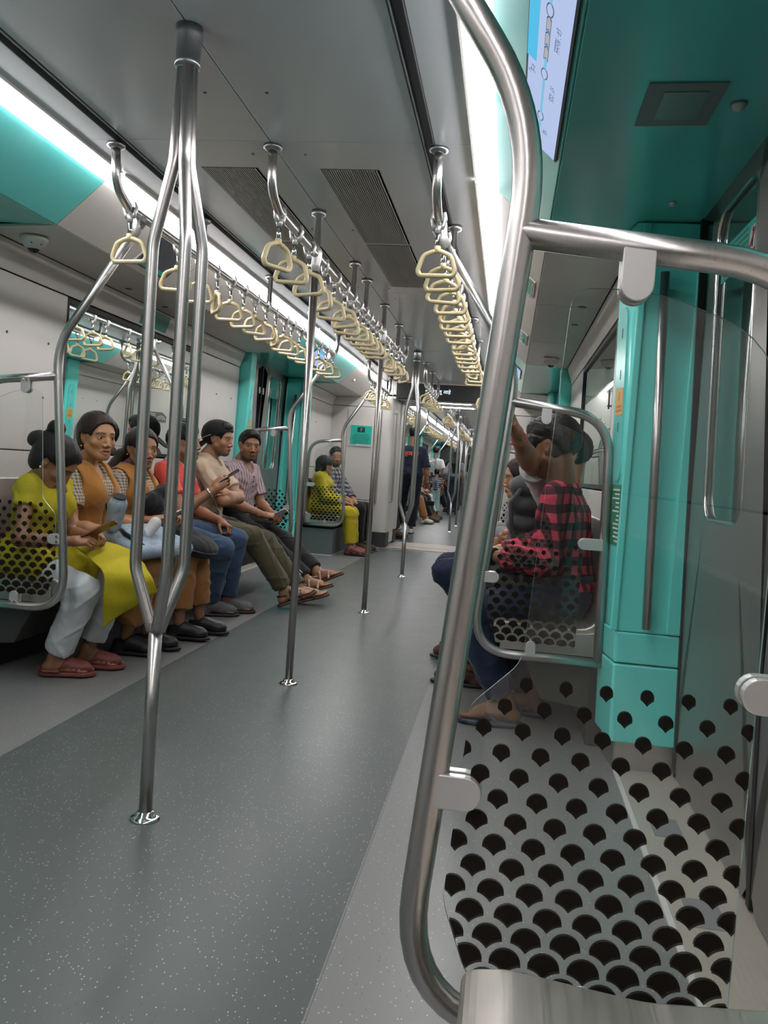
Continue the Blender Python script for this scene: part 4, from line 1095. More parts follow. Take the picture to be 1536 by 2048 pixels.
def foot_field(f, ank, d, s=1., toes=True, pitch=0.):
    """bare foot; ank = ankle joint, d = heading (level) ; sole .085 below the ankle"""
    d = nrm(d); up = V(0, 0, 1); R0 = frame(up, d)
    if pitch: d = nrm(d*math.cos(pitch)+up*math.sin(pitch)); up = nrm(np.cross(R0[:, 0], d))
    R = np.stack([R0[:, 0], d, up], 1); P = lambda a, b, c: ank+R @ (V(a, b, c)*s)
    f.cone(P(0, -.005, .02), P(0, -.02, -.045), .034*s, .032*s, .02)
    f.ell(P(0, -.035, -.058), (.030*s, .036*s, .028*s), R, .02)
    f.cone(P(0, .0, -.01), P(.004, .115, -.058), .033*s, .024*s, .025); f.cone(P(-.012, .02, -.05), P(-.022, .125, -.066), .026*s, .017*s, .02); f.cone(P(.012, .02, -.055), P(.026, .118, -.068), .022*s, .014*s, .02)
    for i, (x, l, r) in enumerate(((-.026, .058, .0125), (-.006, .055, .0092), (.010, .048, .0085), (.024, .040, .0080), (.036, .030, .0075))):
        f.cone(P(x, .118, -.070), P(x*1.06, .118+l, -.073), r*s, r*.9*s, .004)
    return R
def head_field(f, H, R, s, nb, fem=False, mouth=0., nose=1., beard=False, skinny=0., neckr=None):
    P = lambda a, b, c: H+R @ (V(a, b, c)*s); e = lambda c, r, k=.02, op='add': f.ell(P(*c), V(*r)*s, R, k*s, op)
    nr = neckr or (.046 if fem else .055)
    f.cone(nb, P(0, -.018, -.055), nr*1.10*s, nr*s, .02)
    e((0, -.014, .036), (.073, .094, .085)); e((0, .018, .022), (.069, .073, .074), .03)
    e((0, .030, -.036), (.057-.005*fem, .058, .076-.003*fem), .03)
    e((0, .060, -.092), (.024-.004*fem, .022, .019), .025)
    for sx in (-1, 1):
        f.cone(P(sx*.053, .004, -.050), P(sx*.020, .058, -.094), (.017-.002*fem)*s, .015*s, .025*s)
        e((sx*.044, .058, -.026), (.021, .017, .017), .022)
    f.cone(P(-.036, .0765, .020), P(.036, .0765, .020), (.0135-.002*fem)*s, None, .016*s)
    for sx in (-1, 1): f.ell(P(sx*.033, .098, -.001), V(.019, .017, .0115)*s, R, .010*s, 'sub')
    f.chain([P(0, .080, .012), P(0, .0925, -.014), P(0, .1015, -.035)], [.0082*s, .0088*s, .0108*s*nose], .012*s)
    for sx in (-1, 1): e((sx*.0135, .093, -.040), (.0095, .011, .0085), .006)
    e((0, .106, -.052), (.012, .014, .006), .004, 'sub') if not fem else None
    for sx in (-1, 1): e((sx*.007, .100, -.0475), (.0038, .005, .0035), .002, 'sub')
    # eyelids with an almond opening
    for sx in (-1, 1):
        e((sx*.033, .0735, .0), (.0158, .0150, .0135), .004)
        f.ell(P(sx*.033, .092, -.0008), V(.0130, .0125, .0047)*s, R, .0015*s, 'sub')
    # lips
    o = mouth
    f.chain([P(-.024, .0785, -.0665), P(-.010, .0900, -.0615), P(0, .0905, -.0628), P(.010, .0900, -.0615), P(.024, .0785, -.0665)], [.0035*s, .0058*s, .0055*s, .0058*s, .0035*s], .006*s)
    f.chain([P(-.022, .0780, -.0685-.5*o), P(0, .0885, -.0725-o), P(.022, .0780, -.0685-.5*o)], [.0035*s, .0068*s, .0035*s], .006*s)
    f.ell(P(0, .093, -.0672-.4*o), V(.020, .010, .0011+.55*o)*s, R, .0015*s, 'sub')
    for sx in (-1, 1):
        E_ = frame(R @ V(sx*.10, -.25, 1), R @ V(sx*.35, 1, .2))
        f.ell(P(sx*.073, -.012, -.004), V(.0085, .0185, .0310)*s, E_, .008*s); f.ell(P(sx*.0835, -.008, .002), V(.006, .0095, .0175)*s, E_, .003*s, 'sub')
def face_tones(P, H, R, s, base, fem, beard=0., lip=None, browd=.9, stubble=0.):
    q = ((P-H)/s) @ R; x, y, z = np.abs(q[:, 0]), q[:, 1], q[:, 2]; col = np.tile(np.array(base), (len(P), 1)); base = np.array(base)
    def blend(m, c, a): 
        m = np.clip(m, 0, 1)[:, None]*a; col[:] = col*(1-m)+np.array(c)*m
    sm = lambda v, a, b: np.clip((v-a)/(b-a), 0, 1)
    blend((1-sm(((x-.040)/.022)**2+((y-.062)/.03)**2+((z+.03)/.02)**2, .3, 1.2)), base*V(1.12, .92, .86), .5)
    blend((1-sm(((x)/.016)**2+((z+.035)/.014)**2, .4, 1.2))*(y > .085), base*V(1.12, .92, .88), .5)
    blend((1-sm(((x-.033)/.021)**2+((z+.002)/.013)**2, .5, 1.2))*(y > .05), base*V(.70, .62, .58), .50)
    zb = .0235-.9*(x-.03)**2*12; blend((1-sm(np.abs(z-zb), .0028, .0058))*sm(x, .008, .014)*(1-sm(x, .050, .056))*(y > .045), V(.012, .009, .008), browd)
    if beard or stubble:
        jaw = sm(-z, .040, .062)*(y > -.005)*sm(.062+.0*x-(-z-.045), -1, 1); jaw = sm(-z-.30*np.clip(y-.04, 0, 1)+.25*np.clip(x-.03, 0, 1), .045, .066)*(y > .0)
        mou = (1-sm(((x)/.030)**2+((z+.0535)/.0085)**2, .5, 1.15))*(y > .07)
        lipm = (1-sm((x/.025)**2+((z+.0675)/.0095)**2, .75, 1.2))
        blend(np.maximum(jaw, mou)*(1-lipm)*(z > -.125), V(.016, .012, .010), max(beard, stubble))
    lp = lip if lip is not None else base*V(.95, .50, .50)
    zc = z+.0668; blend((1-sm((x/.0245)**2+(zc/.0105)**2, .70, 1.1))*(y > .068), lp, .85)
    blend((1-sm((x/.021)**2+((z+.0672)/.0016)**2, .5, 1.4))*(y > .06), base*.18, .9)
    return col
def eyes(parent, H, R, s, look):
    look = nrm(look)
    for sx in (-1, 1):
        c = H+R @ (V(sx*.033, .0745, 0)*s); g = nrm(.6*R[:, 1]+.6*look) if look @ R[:, 1] > .2 else R[:, 1]
        Rm = Matrix([list(r) for r in frame(g, R[:, 2]+.01*R[:, 0])]); r = .0128*s; m = MB(); pr = []; seg = 14
        ang = [0.01, .24, .25, .56, .57, .9, 1.4, 2.0, 2.6, 3.12]; vs = []
        for a in ang:
            for k in range(seg):
                b = 2*math.pi*k/seg; vs.append(Vector(c)+Rm @ Vector((r*math.sin(a)*math.cos(b), r*math.sin(a)*math.sin(b), r*math.cos(a))))
        o0 = len(m.v); m.v += [tuple(v) for v in vs]
        for i in range(len(ang)-1):
            mt = 0 if ang[i] < .24 else (1 if ang[i] < .56 else 2)
            for k in range(seg): m.f.append((i*seg+k, i*seg+(k+1) % seg, (i+1)*seg+(k+1) % seg, (i+1)*seg+k)); m.mi.append(mt); m.sm.append(True)
        m.f.append(tuple(range(seg-1, -1, -1))); m.mi.append(0); m.sm.append(True)
        m.build('eye', ['pupil', 'iris', 'eyew'], parent)

def person(label, p):
    """p: dict - see the calls below"""
    s = p.get('s', 1.); fem = p.get('fem', False); lod = p.get('lod', 1.); g = p.get('girth', 1.)
    Pp = np.array(p['pelvis'], float); yaw = math.radians(p.get('yaw', 0)); fw = V(math.cos(yaw), math.sin(yaw), 0)
    up = nrm(V(0, 0, 1)+np.array(p.get('lean', (0, 0, 0)))); T = frame(up, fw); r, f_, u = T[:, 0], T[:, 1], T[:, 2]
    t = thing('person', label, 'person', tuple(p.get('base', (Pp[0], Pp[1], 0))), p.get('group'))
    pt = lambda a, b, c: Pp+T @ (V(a*g if abs(a) < .14 else a, b*g, c)*s)
    sw = p.get('sw', .148 if fem else .166)
    nb = pt(0, .0, .475); H = np.array(p['head'], float); hs = p.get('hs', s**.6)
    hd = nrm(p['face']); rolls = p.get('tilt', 0.); hu = V(0, 0, 1)+rolls*np.cross(hd, V(0, 0, 1)); hu = nrm(hu-hd*np.dot(hu, hd)); HR = frame(hu, hd)
    if 'shr' in p: shr = p['shr']
    else: shr = 0
    S = {1: pt(sw, .0, .405+shr), -1: pt(-sw, .0, .405+shr)}
    for k in (1, -1):
        if ('shoulder', k) in p: S[k] = np.array(p[('shoulder', k)], float)
    J = {}
    for k in (1, -1):
        a = p['arm'][k]; E, Wr = ik(S[k], a['w'], .285*s, .25*s, a.get('pole', r*k*.3-u*1.0-f_*.2)); J['E', k], J['W', k] = E, Wr
        hip = pt(k*.088, 0, 0); l = p['leg'][k]
        K, A = ik(hip, l['a'], .425*s, .41*s, l.get('pole', f_+u*.3)); J['H', k], J['K', k], J['A', k] = hip, K, A
    base = np.array(p.get('skin', (.26, .135, .075)))
    # --- the body: torso, neck, limbs as one field, with finer patches for head, hands, feet
    def torso(fl, o, k=.05, ub=True):
        G = g
        fl.ell(pt(0, -.005, .036), (V(.158, .112, .104)*V(G, G, 1))*s+o, T, k); fl.ell(pt(0, .0, .17), (V(.136-.012*fem, .098, .14)*V(G, G, 1))*s+o, T, k)
        fl.ell(pt(0, .004, .325), (V(.158-.014*fem, .108, .155)*V(.5+.5*G, .4+.6*G, 1))*s+o, T, k)
        if p.get('belly'): fl.ell(pt(0, .06, .12), V(.12, .085, .11)*s*p['belly']+o, T, k)
        if fem:
            for q in (-1, 1): fl.ell(pt(q*.070, .080, .315), V(.062, .055, .062)*s+o, T, .04)
        for q in (-1, 1):
            fl.cone(nb-u*.055*s, S[q]-u*.010*s, .048*s+o, .041*s+o, .03)
            fl.cone(S[q]-u*.01*s, pt(q*.10, 0, .29), .045*s+o, .065*s+o, .03)
    def arm(fl, q, o, t1=1., loose=0., cut=True, k=.02):
        E, Wr = J['E', q], J['W', q]; am = .92 if fem else 1.
        ru, re, rw = (.0435*am*s+o, .038*am*s+o, .027*am*s+o)
        if t1 <= 1.0 and cut and t1 < .999:
            e = S[q]+(E-S[q])*t1; rr = ru+(re-ru)*t1+loose; n = nrm(E-S[q]); fl.cone(S[q], e+n*.04*s, ru+loose*.15, rr, k, [(e, n)])
        elif t1 <= 1.0: fl.cone(S[q], E, ru, re, k)
        else:
            fl.cone(S[q], E, ru+loose*.2, re+loose, k); e = E+(Wr-E)*(t1-1); n = nrm(Wr-E); fl.cone(E, e+n*.03*s, re+loose, re+(rw-re)*(t1-1)+loose, k, [(e, n)])
    body = Field(); torso(body, -.006)
    for q in (1, -1):
        arm(body, q, 0, 1.0, cut=False); E, Wr = J['E', q], J['W', q]; am = .92 if fem else 1.
        body.cone(E, E+(Wr-E)*.32, .038*am*s, .040*am*s, .02); body.cone(E+(Wr-E)*.3, Wr+nrm(Wr-E)*.012, .040*am*s, .0265*am*s, .02)
        Hh, K, A = J['H', q], J['K', q], J['A', q]
        body.cone(Hh, K, .080*s*min(g, 1.1), .054*s, .03); body.cone(K, K+(A-K)*.35-nrm(f_)*.008, .052*s, .053*s, .02); body.cone(K+(A-K)*.33, A, .052*s, .033*s, .02)
    body.cone(nb-u*.02, H+HR @ V(0, -.018, -.05), (.048 if fem else .058)*s, (.044 if fem else .053)*s, .03)
    vs, qs, cs = [], [], []
    def part(fl, vox, lo=None, hi=None, tone=None):
        P, Q = fl.mesh(vox, lo, hi); off = sum(len(a) for a in vs); vs.append(P); qs.append(Q+off); cs.append(np.tile(base, (len(P), 1)) if tone is None else tone(P))
    part(body, .009*lod)
    hf = Field(); head_field(hf, H, HR, hs, nb, fem, p.get('mouth', 0.), p.get('nose', .86 if fem else 1.)); 
    part(hf, (.0034 if lod < 1.5 else .0062), tone=lambda P: face_tones(P, H, HR, hs, base, fem, p.get('beard', 0.), p.get('lip'), .9, p.get('stubble', 0.)))
    for q in (1, -1):
        a = p['arm'][q]; h_ = Field(); d = a.get('d', nrm(J['W', q]-J['E', q])); n = a.get('n', u)
        hand_field(h_, J['W', q], d, n, q, a.get('curl', .35), a.get('spread', 1.), s*.98*(.92 if fem else 1), a.get('thumb', .5))
        nails = lambda P: np.tile(base*V(1.06, .98, .96), (len(P), 1))
        part(h_, .0036 if lod < 1.5 else .0062, tone=nails)
        l = p['leg'][q]
        if l.get('bare', True):
            ff = Field(); foot_field(ff, J['A', q], l.get('d', f_), s, pitch=l.get('pitch', 0.)); part(ff, .0046*lod)
    bo = np_mesh('body', np.concatenate(vs), np.concatenate(qs), 'skin', t, np.concatenate(cs))
    eyes(bo, H, HR, hs, p.get('look', hd))
    ctx = dict(leg=p['leg'], armp=p['arm'], t=t, body=bo, T=T, pt=pt, S=S, J=J, H=H, HR=HR, hs=hs, s=s, nb=nb, u=u, f=f_, r=r, torso=torso, arm=arm, Pp=Pp, fem=fem, lod=lod, g=g, base=base)
    return ctx
def finish(fl, name, mat, c, vox, amp=.003, fr=38, seed=1, parent=None):
    P, Q = fl.mesh(vox); 
    if len(P) == 0: return None
    if amp:
        Nn = vnormals(P, Q); P = P+Nn*(amp*(wob(P*V(1, 1, .55), fr, seed)+.4*wob(P, fr*2.1, seed+7))+amp*1.9*folds(P, fr*1.15, seed)-amp*.6)[:, None]
    return np_mesh(name, P, Q, mat, parent or c['t'])
def shirt(c, mat, sleeve=.55, loose=.014, o=.012, hem=-.03, neck=(.060, .05), name='shirt', front=None, amp=.0035, seed=1, vox=.0085, k=.05):
    """torso + sleeves; neck = (radius, depth of the scoop at the front)"""
    fl = Field(); c['torso'](fl, o, k)
    for q in (1, -1):
        if sleeve: c['arm'](fl, q, .010, sleeve, loose)
    fl.plane(c['pt'](0, 0, hem), -c['u'])
    s = c['s']
    fl.cone(c['nb']-c['u']*.02*s, c['nb']+(c['H']-c['nb'])*.8, neck[0]*s, neck[0]*s, .006, op='sub')
    fl.ell(c['nb']-c['u']*.03*s+c['f']*.075*s, V(neck[0]*.95, .07, neck[1]+.02)*s, c['T'], .006, 'sub')
    if front: front(fl, c)
    return finish(fl, name, mat, c, vox*c['lod'], amp, 38, seed)
def trousers(c, mat, end=(.93, .93), loose=.012, name='trousers', amp=.0035, seed=3, vox=.0085, flare=0., top=.10, waist=True):
    fl = Field(); s, g = c['s'], c['g']; J = c['J']
    fl.ell(c['pt'](0, -.005, .036 if waist else .0), (V(.160*g, .112*g, .104 if waist else .07))*s+(.010 if waist else -.004), c['T'], .03); waist and fl.ell(c['pt'](0, 0, .10), V(.142*g, .104*g, .07)*s+.008, c['T'], .03)
    fl.ell(c['pt'](0, .045, -.035), V(.095, .11, .075)*s+.004, c['T'], .04)
    for i, q in enumerate((1, -1)):
        e = end[i]; H_, K, A = J['H', q], J['K', q], J['A', q]
        fl.cone(H_, K, .084*s*min(g, 1.1)+loose*.6, .060*s+loose, .03); tip = K+(A-K)*e; n = nrm(A-K)
        fl.cone(K, tip+n*.03, .060*s+loose, .045*s+loose+flare, .025, [(tip, n)])
    fl.plane(c['pt'](0, 0, top), c['u'])
    return finish(fl, name, mat, c, vox*c['lod'], amp, 34, seed)
def skull(fl, c, o, k=.03):
    s, R = c['hs'], c['HR']; P = lambda a, b, z: c['H']+R @ (V(a, b, z)*s)
    fl.ell(P(0, -.016, .036), V(.073, .094, .086)*s+o, R, k); fl.ell(P(0, .012, .03), V(.069, .074, .074)*s+o, R, k); return P
def face_cut(fl, P, s, R, top=.066, w=.12):
    fl.ell(P(0, .115, -.03), V(w, .085, (top+.03)/.91)*s, R, .006, 'sub')
    fl.ell(P(0, .060, -.100), V(.100, .088, .065)*s, R, .008, 'sub')
def hair(c, kind, mat='hair', seed=5, vox=.0042, vol=.012):
    s, R = c['hs'], c['HR']; fl = Field(); P = skull(fl, c, vol); e = lambda q, r, k=.02: fl.ell(P(*q), V(*r)*s, R, k)
    if kind in ('short', 'crop'):
        if kind == 'short': e((0, .045, .095), (.058, .050, .030), .03); e((.015, .060, .088), (.045, .030, .022), .02)
        face_cut(fl, P, s, R, .066, .12)
        for q in (-1, 1): fl.ell(P(q*.085, .020, -.036), V(.034, .048, .054)*s, R, .006, 'sub'); fl.ell(P(q*.083, -.012, -.008), V(.014, .022, .036)*s, R, .006, 'sub'); fl.ell(P(q*.115, .0, -.03), V(.040, .14, .10)*s, R, .02, 'sub')
        fl.plane(P(0, 0, -.060), R @ V(0, -.35, -1))
    else:
        e((0, -.055, -.02), (.066, .050, .070), .03)
        face_cut(fl, P, s, R, .070, .108)
        for q in (-1, 1):
            fl.ell(P(q*.082, .030, -.034), V(.026, .052, .050)*s, R, .01, 'sub'); fl.ell(P(q*.084, -.008, -.012), V(.013, .019, .030)*s, R, .006, 'sub')
        if kind != 'bun': fl.ell(P(0, .036, .130), V(.0022, .06, .016)*s, R, .006, 'sub')
        if kind == 'bun':
            e((.0, -.094, .128), (.043, .040, .040), .006); e((0, -.068, .10), (.026, .026, .03), .01); e((0, -.132, .030), (.042, .036, .044), .008); e((.01, -.10, .06), (.036, .03, .04), .02)
        if kind == 'low': e((0, -.095, -.045), (.046, .034, .038), .02)
        if kind == 'pony':
            back = c.get('ponydir', R @ V(0, -.75, -.66)); a = P(0, -.092, .0); pts = [a, a+nrm(back)*.09+V(0, 0, .01), a+nrm(back)*.19+V(0, 0, -.03), a+nrm(back)*.27+V(0, 0, -.08)]
            fl.chain(pts, [.026, .030, .026, .010], .02)
        if kind == 'long':
            b = c['Pp']+c['u']*.20*c['s']-c['f']*.12*c['s']; a = P(0, -.07, -.02)
            for q in (-1, 0, 1): fl.chain([a+c['r']*q*.03, (a+b)/2+c['r']*q*.06-c['f']*.03, b+c['r']*q*.055], [.04, .042, .022], .03)
        fl.plane(P(0, 0, -.085), R @ V(0, .1, -1)) if kind == 'bun' else None
    P_, Q = fl.mesh(vox*(1 if c['lod'] < 1.5 else 1.6)); Nn = vnormals(P_, Q); loc = (P_-c['H']) @ R
    P_ = P_+Nn*(.0022*wob(loc*V(1, .35, .35) if kind not in ('short', 'crop') else loc, 190, seed))[:, None]
    return np_mesh('hair', P_, Q, mat, c['t'])
def shoe(c, q, mat, kind='shoe', sole='black', **kw):
    """closed shoe, clog or sandal round the foot"""
    l = c['leg'][q]; A = c['J']['A', q]; d = nrm(l.get('d', c['f'])); R0 = frame(V(0, 0, 1), d); pi = l.get('pitch', 0.)
    dd = nrm(d*math.cos(pi)+V(0, 0, 1)*math.sin(pi)); R = np.stack([R0[:, 0], dd, nrm(np.cross(R0[:, 0], dd))], 1); s = c['s']; P = lambda a, b, z: A+R @ (V(a, b, z)*s)
    so = Field(); th = .012 if kind != 'clog' else .017; zc = -.094
    so.cone(P(0, -.045, zc), P(-.004, .13, zc), .040*s, .047*s, .02); so.cone(P(-.004, .13, zc), P(-.008, .165, zc), .046*s, .034*s, .02)
    so.plane(P(0, 0, zc+th), R[:, 2]); so.plane(P(0, 0, zc-.006), -R[:, 2])
    par = None
    if kind in ('shoe', 'clog'):
        fl = Field(); fl.cone(P(0, -.03, -.045), P(0, -.035, -.075), .038*s, .042*s, .02); fl.cone(P(0, .02, -.035), P(-.004, .125, -.058), .044*s, .036*s, .03); fl.ell(P(-.005, .12, -.062), V(.046, .062, .034)*s, R, .02)
        fl.plane(P(0, 0, zc+.004), -R[:, 2])
        if kind == 'clog': fl.ell(P(0, -.03, -.02), V(.060, .085, .052)*s, R, .01, 'sub')
        else: fl.ell(P(0, -.02, .0), V(.055, .05, .028)*s, R, .01, 'sub')
        if kind == 'clog':
            for i in range(4):
                for sx in (-1, 1): fl.ell(P(sx*.038, .07+.026*i, -.060), V(.012, .0065, .0065)*s, R, .002, 'sub')
        par = finish(fl, kind, mat, c, .0050*min(c['lod'], 1.6), 0)
        if kind == 'clog':
            st = Field(); st.chain([P(-.052, .02, -.070), P(-.045, -.055, -.070), P(0, -.085, -.066), P(.045, -.055, -.070), P(.052, .02, -.070)], [.008]*5, .004); finish(st, 'heel_strap', mat, c, .005, 0, parent=par)
    o = finish(so, 'sole', sole, c, .0055*min(c['lod'], 1.6), 0, parent=par)
    if kind in ('sandal', 'flip'):
        o.name = 'sandal'; st = Field()
        if kind == 'flip': st.chain([P(-.045, .03, -.075), P(-.030, .075, -.050), P(-.014, .125, -.060), P(-.014, .132, -.085)], [.007]*4, .004); st.chain([P(.045, .03, -.075), P(.026, .075, -.048), P(-.014, .125, -.060)], [.007]*3, .004)
        else:
            st.chain([P(-.046, .10, -.080), P(-.026, .105, -.040), P(.02, .10, -.040), P(.047, .09, -.080)], [.008]*4, .004); st.chain([P(-.042, .035, -.075), P(-.034, .03, -.02), P(0, .035, .012), P(.034, .03, -.02), P(.042, .02, -.075)], [.007]*5, .004)
            st.chain([P(-.036, .0, -.04), P(-.03, -.045, -.03), P(0, -.062, -.03), P(.03, -.045, -.03), P(.036, 0, -.04)], [.006]*5, .004)
        finish(st, 'strap', mat, c, .0045*min(c['lod'], 1.6), 0, parent=o)
    return o
# ================================================================== THE PASSENGERS
L_, R_ = -1, 1
SK1, SK2, SK3, SK4, SK5 = (.34, .175, .095), (.40, .205, .10), (.30, .145, .075), (.28, .135, .07), (.20, .095, .05)
def fabric_plaid(c0, c1, c2, px, py, ax=('y', 'z')):
    def fn(k):
        q = k.sep(k.coord()); i = {'x': 0, 'y': 1, 'z': 2}
        a, b = band(k, q[i[ax[0]]], px, .5), band(k, q[i[ax[1]]], py, .5)
        k.col(k.mix(k.math('MULTIPLY', k.math('ADD', a, b), .5), c0, c1) if c2 is None else k.mix(k.math('MULTIPLY', a, b), k.mix(k.math('MAXIMUM', a, b), c0, c1), c2))
    return fn
M['kurta'] = patterned('yellow_kurta', lambda k: k.col(k.mix(k.math('LESS_THAN', (lambda v: v.outputs['Distance'])((lambda n: (k.l(k.coord(scale=(26, 26, 26)), n.inputs['Vector']), n)[1])(k.n('ShaderNodeTexVoronoi'))), .14), (.43, .36, .018), (.07, .055, .02))))
M['kurta2'] = cloth('yellow_cotton', (.46, .36, .014))
M['whitepant'] = cloth('pale_cotton', (.50, .53, .54))
M['check'] = patterned('fine_check_cotton', fabric_plaid((.46, .40, .31), (.34, .29, .22), (.14, .10, .07), .016, .016))
M['vest'] = cloth('ochre_waistcoat', (.36, .155, .035)); M['bluecl'] = cloth('blue_cloth', (.06, .09, .34)); M['tan'] = cloth('tan_trousers', (.30, .135, .045))
M['redshirt'] = cloth('coral_red_jersey', (.66, .085, .060)); M['jeans'] = cloth('blue_denim', (.045, .085, .15), .25, weave=420); M['jeansd'] = cloth('dark_denim', (.018, .026, .055), .25)
M['beige'] = cloth('beige_jersey', (.48, .37, .26)); M['olive'] = cloth('olive_trousers', (.075, .066, .036)); M['blackcl'] = cloth('black_cloth', (.010, .010, .011))
def stripes(k):
    q = k.sep(k.coord()); a = band(k, k.math('ADD', q[1], k.math('MULTIPLY', q[0], .35)), .024, .33); k.col(k.mix(a, (.42, .33, .345), (.20, .13, .15)))
M['stripe'] = patterned('striped_lilac_cotton', stripes)
def track(k):
    q = k.sep(k.coord()); k.col((.010, .010, .012))
M['track'] = cloth('black_track_cloth', (.011, .011, .012))
M['greyplaid'] = patterned('grey_check_cotton', fabric_plaid((.30, .30, .33), (.12, .12, .14), (.035, .035, .045), .05, .05))
def redplaid(k):
    v = k.coord(); q = k.sep(v); w = k.math('MULTIPLY', k.math('SUBTRACT', k.noise(v, 5, 2), .5), .04)
    a = k.math('SINE', k.math('MULTIPLY', k.math('ADD', k.math('ADD', q[1], q[0]), w), 88)); b = k.math('SINE', k.math('MULTIPLY', k.math('ADD', q[2], w), 88))
    f = k.math('MULTIPLY', k.math('GREATER_THAN', a, -.1), k.math('GREATER_THAN', b, -.1)); g_ = k.math('MAXIMUM', k.math('GREATER_THAN', a, -.1), k.math('GREATER_THAN', b, -.1))
    k.col(k.mix(f, k.mix(g_, (.006, .005, .006), (.085, .014, .022)), (.58, .045, .085)))
M['redplaid'] = patterned('red_black_check', redplaid)
M['whitetee'] = cloth('white_cotton', (.56, .55, .54)); M['navy'] = cloth('navy_cotton', (.016, .022, .042)); M['navyp'] = cloth('navy_trousers', (.010, .012, .022))
M['puffer'] = cloth('dark_grey_quilt', (.050, .050, .050)); M['greyshirt'] = cloth('grey_shirt', (.19, .19, .21)); M['aqua'] = cloth('pale_aqua_denim', (.30, .42, .42)); M['brown'] = cloth('brown_leather', (.07, .035, .018))
M['maroon'] = plain('maroon_foam', (.165, .038, .030), .55, var=.10); M['blackrub'] = plain('black_shoe', (.012, .012, .012), .45); M['greyshoe'] = plain('grey_print_shoe', (.12, .12, .13), .7, var=.6, vs=60)
M['bluefoam'] = plain('slate_blue_foam', (.035, .045, .075), .5); M['solebrown'] = plain('brown_sole', (.075, .035, .022), .6, var=.3, vs=30); M['strapw'] = plain('pale_strap', (.50, .45, .40), .5)
M['silver'] = steel('silver', (.75, .74, .72), .2); M['gold'] = plain('gold', (.60, .40, .10), .25, metal=1.); M['pearl'] = plain('pearl', (.75, .73, .70), .2)
M['phoneb'] = plain('phone_black', (.010, .010, .012), .12); M['phonebr'] = plain('phone_brown_case', (.16, .045, .025), .4); M['phonew'] = plain('phone_white_case', (.55, .55, .58), .3)
def floral(k):
    v = k.coord(); n = k.noise(v, 32, 4, .65); k.col(k.mix(k.ramp(n, .50, .56), (.27, .35, .43), k.mix(k.noise(v, 60, 2), (.50, .52, .54), (.08, .09, .12))))
M['floral'] = patterned('pale_blue_print', floral)
def box_thing(name, label, cat, c, half, R, mat, part='case', rad=.008, extra=None, group=None):
    t = thing(name, label, cat, tuple(c), group); fl = Field(); fl.box(c, V(*half), R, rad); P, Q = fl.mesh(max(min(half)*.55, .0025)); o = np_mesh(part, P, Q, mat, t)
    if extra: extra(t, o)
    return t
def phone(c, along, normal, label, mat, glow=False):
    R = frame(normal, along); h = (.037, .078, .0042); t = thing('phone', label, 'phone', tuple(c))
    m = MB(); m.prism(rrect(h[0]*2, h[1]*2, .010, 4), lambda a, b, w: tuple(np.asarray(c)+R @ V(a, b, w)), -.0042, .0040); b = m.build('case', mat, t, bevel=.0015)
    m = MB(); m.prism(rrect(h[0]*2-.006, h[1]*2-.006, .008, 4), lambda a, b, w: tuple(np.asarray(c)+R @ V(a, b, w)), .0040, .0046); m.build('glass', M['phoneglow'] if glow else 'phoneb', t)
    m = MB(); m.prism(rrect(.022, .030, .006, 3, -.018, .055), lambda a, b, w: tuple(np.asarray(c)+R @ V(a, b, w)), -.0060, -.0042); m.build('lens_block', 'phoneb', t)
    return t
M['phoneglow'] = emit('phone_screen_lit', (.50, .56, .60), .7)
def ring(c, axis, r, w, name, mat, parent, flat=1.):
    z = nrm(axis); x = nrm(np.cross(z, V(.3, .2, .9))); y = np.cross(z, x); m = MB()
    m.loop([tuple(np.asarray(c)+(x*math.cos(a)+y*math.sin(a)*flat)*r) for a in [2*math.pi*i/20 for i in range(20)]], w, 6); return m.build(name, mat, parent)
def bracelet(c, q, mat, off=.03, r=.031, w=.0035, name='bracelet'):
    E, Wr = c['J']['E', q], c['J']['W', q]; return ring(Wr-nrm(Wr-E)*off, Wr-E, r*c['s'], w, name, mat, c['t'])
def earring(c, q, mat='pearl', drop=0.):
    p = c['H']+c['HR'] @ (V(q*.079, -.010, -.036-drop)*c['hs']); m = MB(); m.lathe([(.0005, -.0055), (.005, -.002), (.005, .002), (.0005, .0055)], tuple(p), 10); m.build('earring', mat, c['t'])
def cloth_patch(rows, name, mat, parent, n=8, amp=.006, seed=2, th=.004, fr=30):
    A = np.array(rows, float); a, b = A.shape[:2]
    def up(A, k):
        m = A.shape[0]; t = np.linspace(0, m-1, (m-1)*k+1); i = np.clip(t.astype(int), 0, m-2); f = (t-i)[:, None, None]
        p0, p1, p2, p3 = A[np.clip(i-1, 0, m-1)], A[i], A[i+1], A[np.clip(i+2, 0, m-1)]
        return .5*((2*p1)+(p2-p0)*f+(2*p0-5*p1+4*p2-p3)*f**2+(3*p1-p0-3*p2+p3)*f**3)
    A = up(A, n); A = up(A.transpose(1, 0, 2), n).transpose(1, 0, 2); h, w = A.shape[:2]; P = A.reshape(-1, 3)
    Q = np.array([[i*w+j, i*w+j+1, (i+1)*w+j+1, (i+1)*w+j] for i in range(h-1) for j in range(w-1)]); N_ = vnormals(P, Q); P = P+N_*(amp*wob(P, fr, seed))[:, None]
    o = np_mesh(name, P, Q, mat, parent); md = o.modifiers.new('thickness', 'SOLIDIFY'); md.thickness = th; md.offset = 0; return o
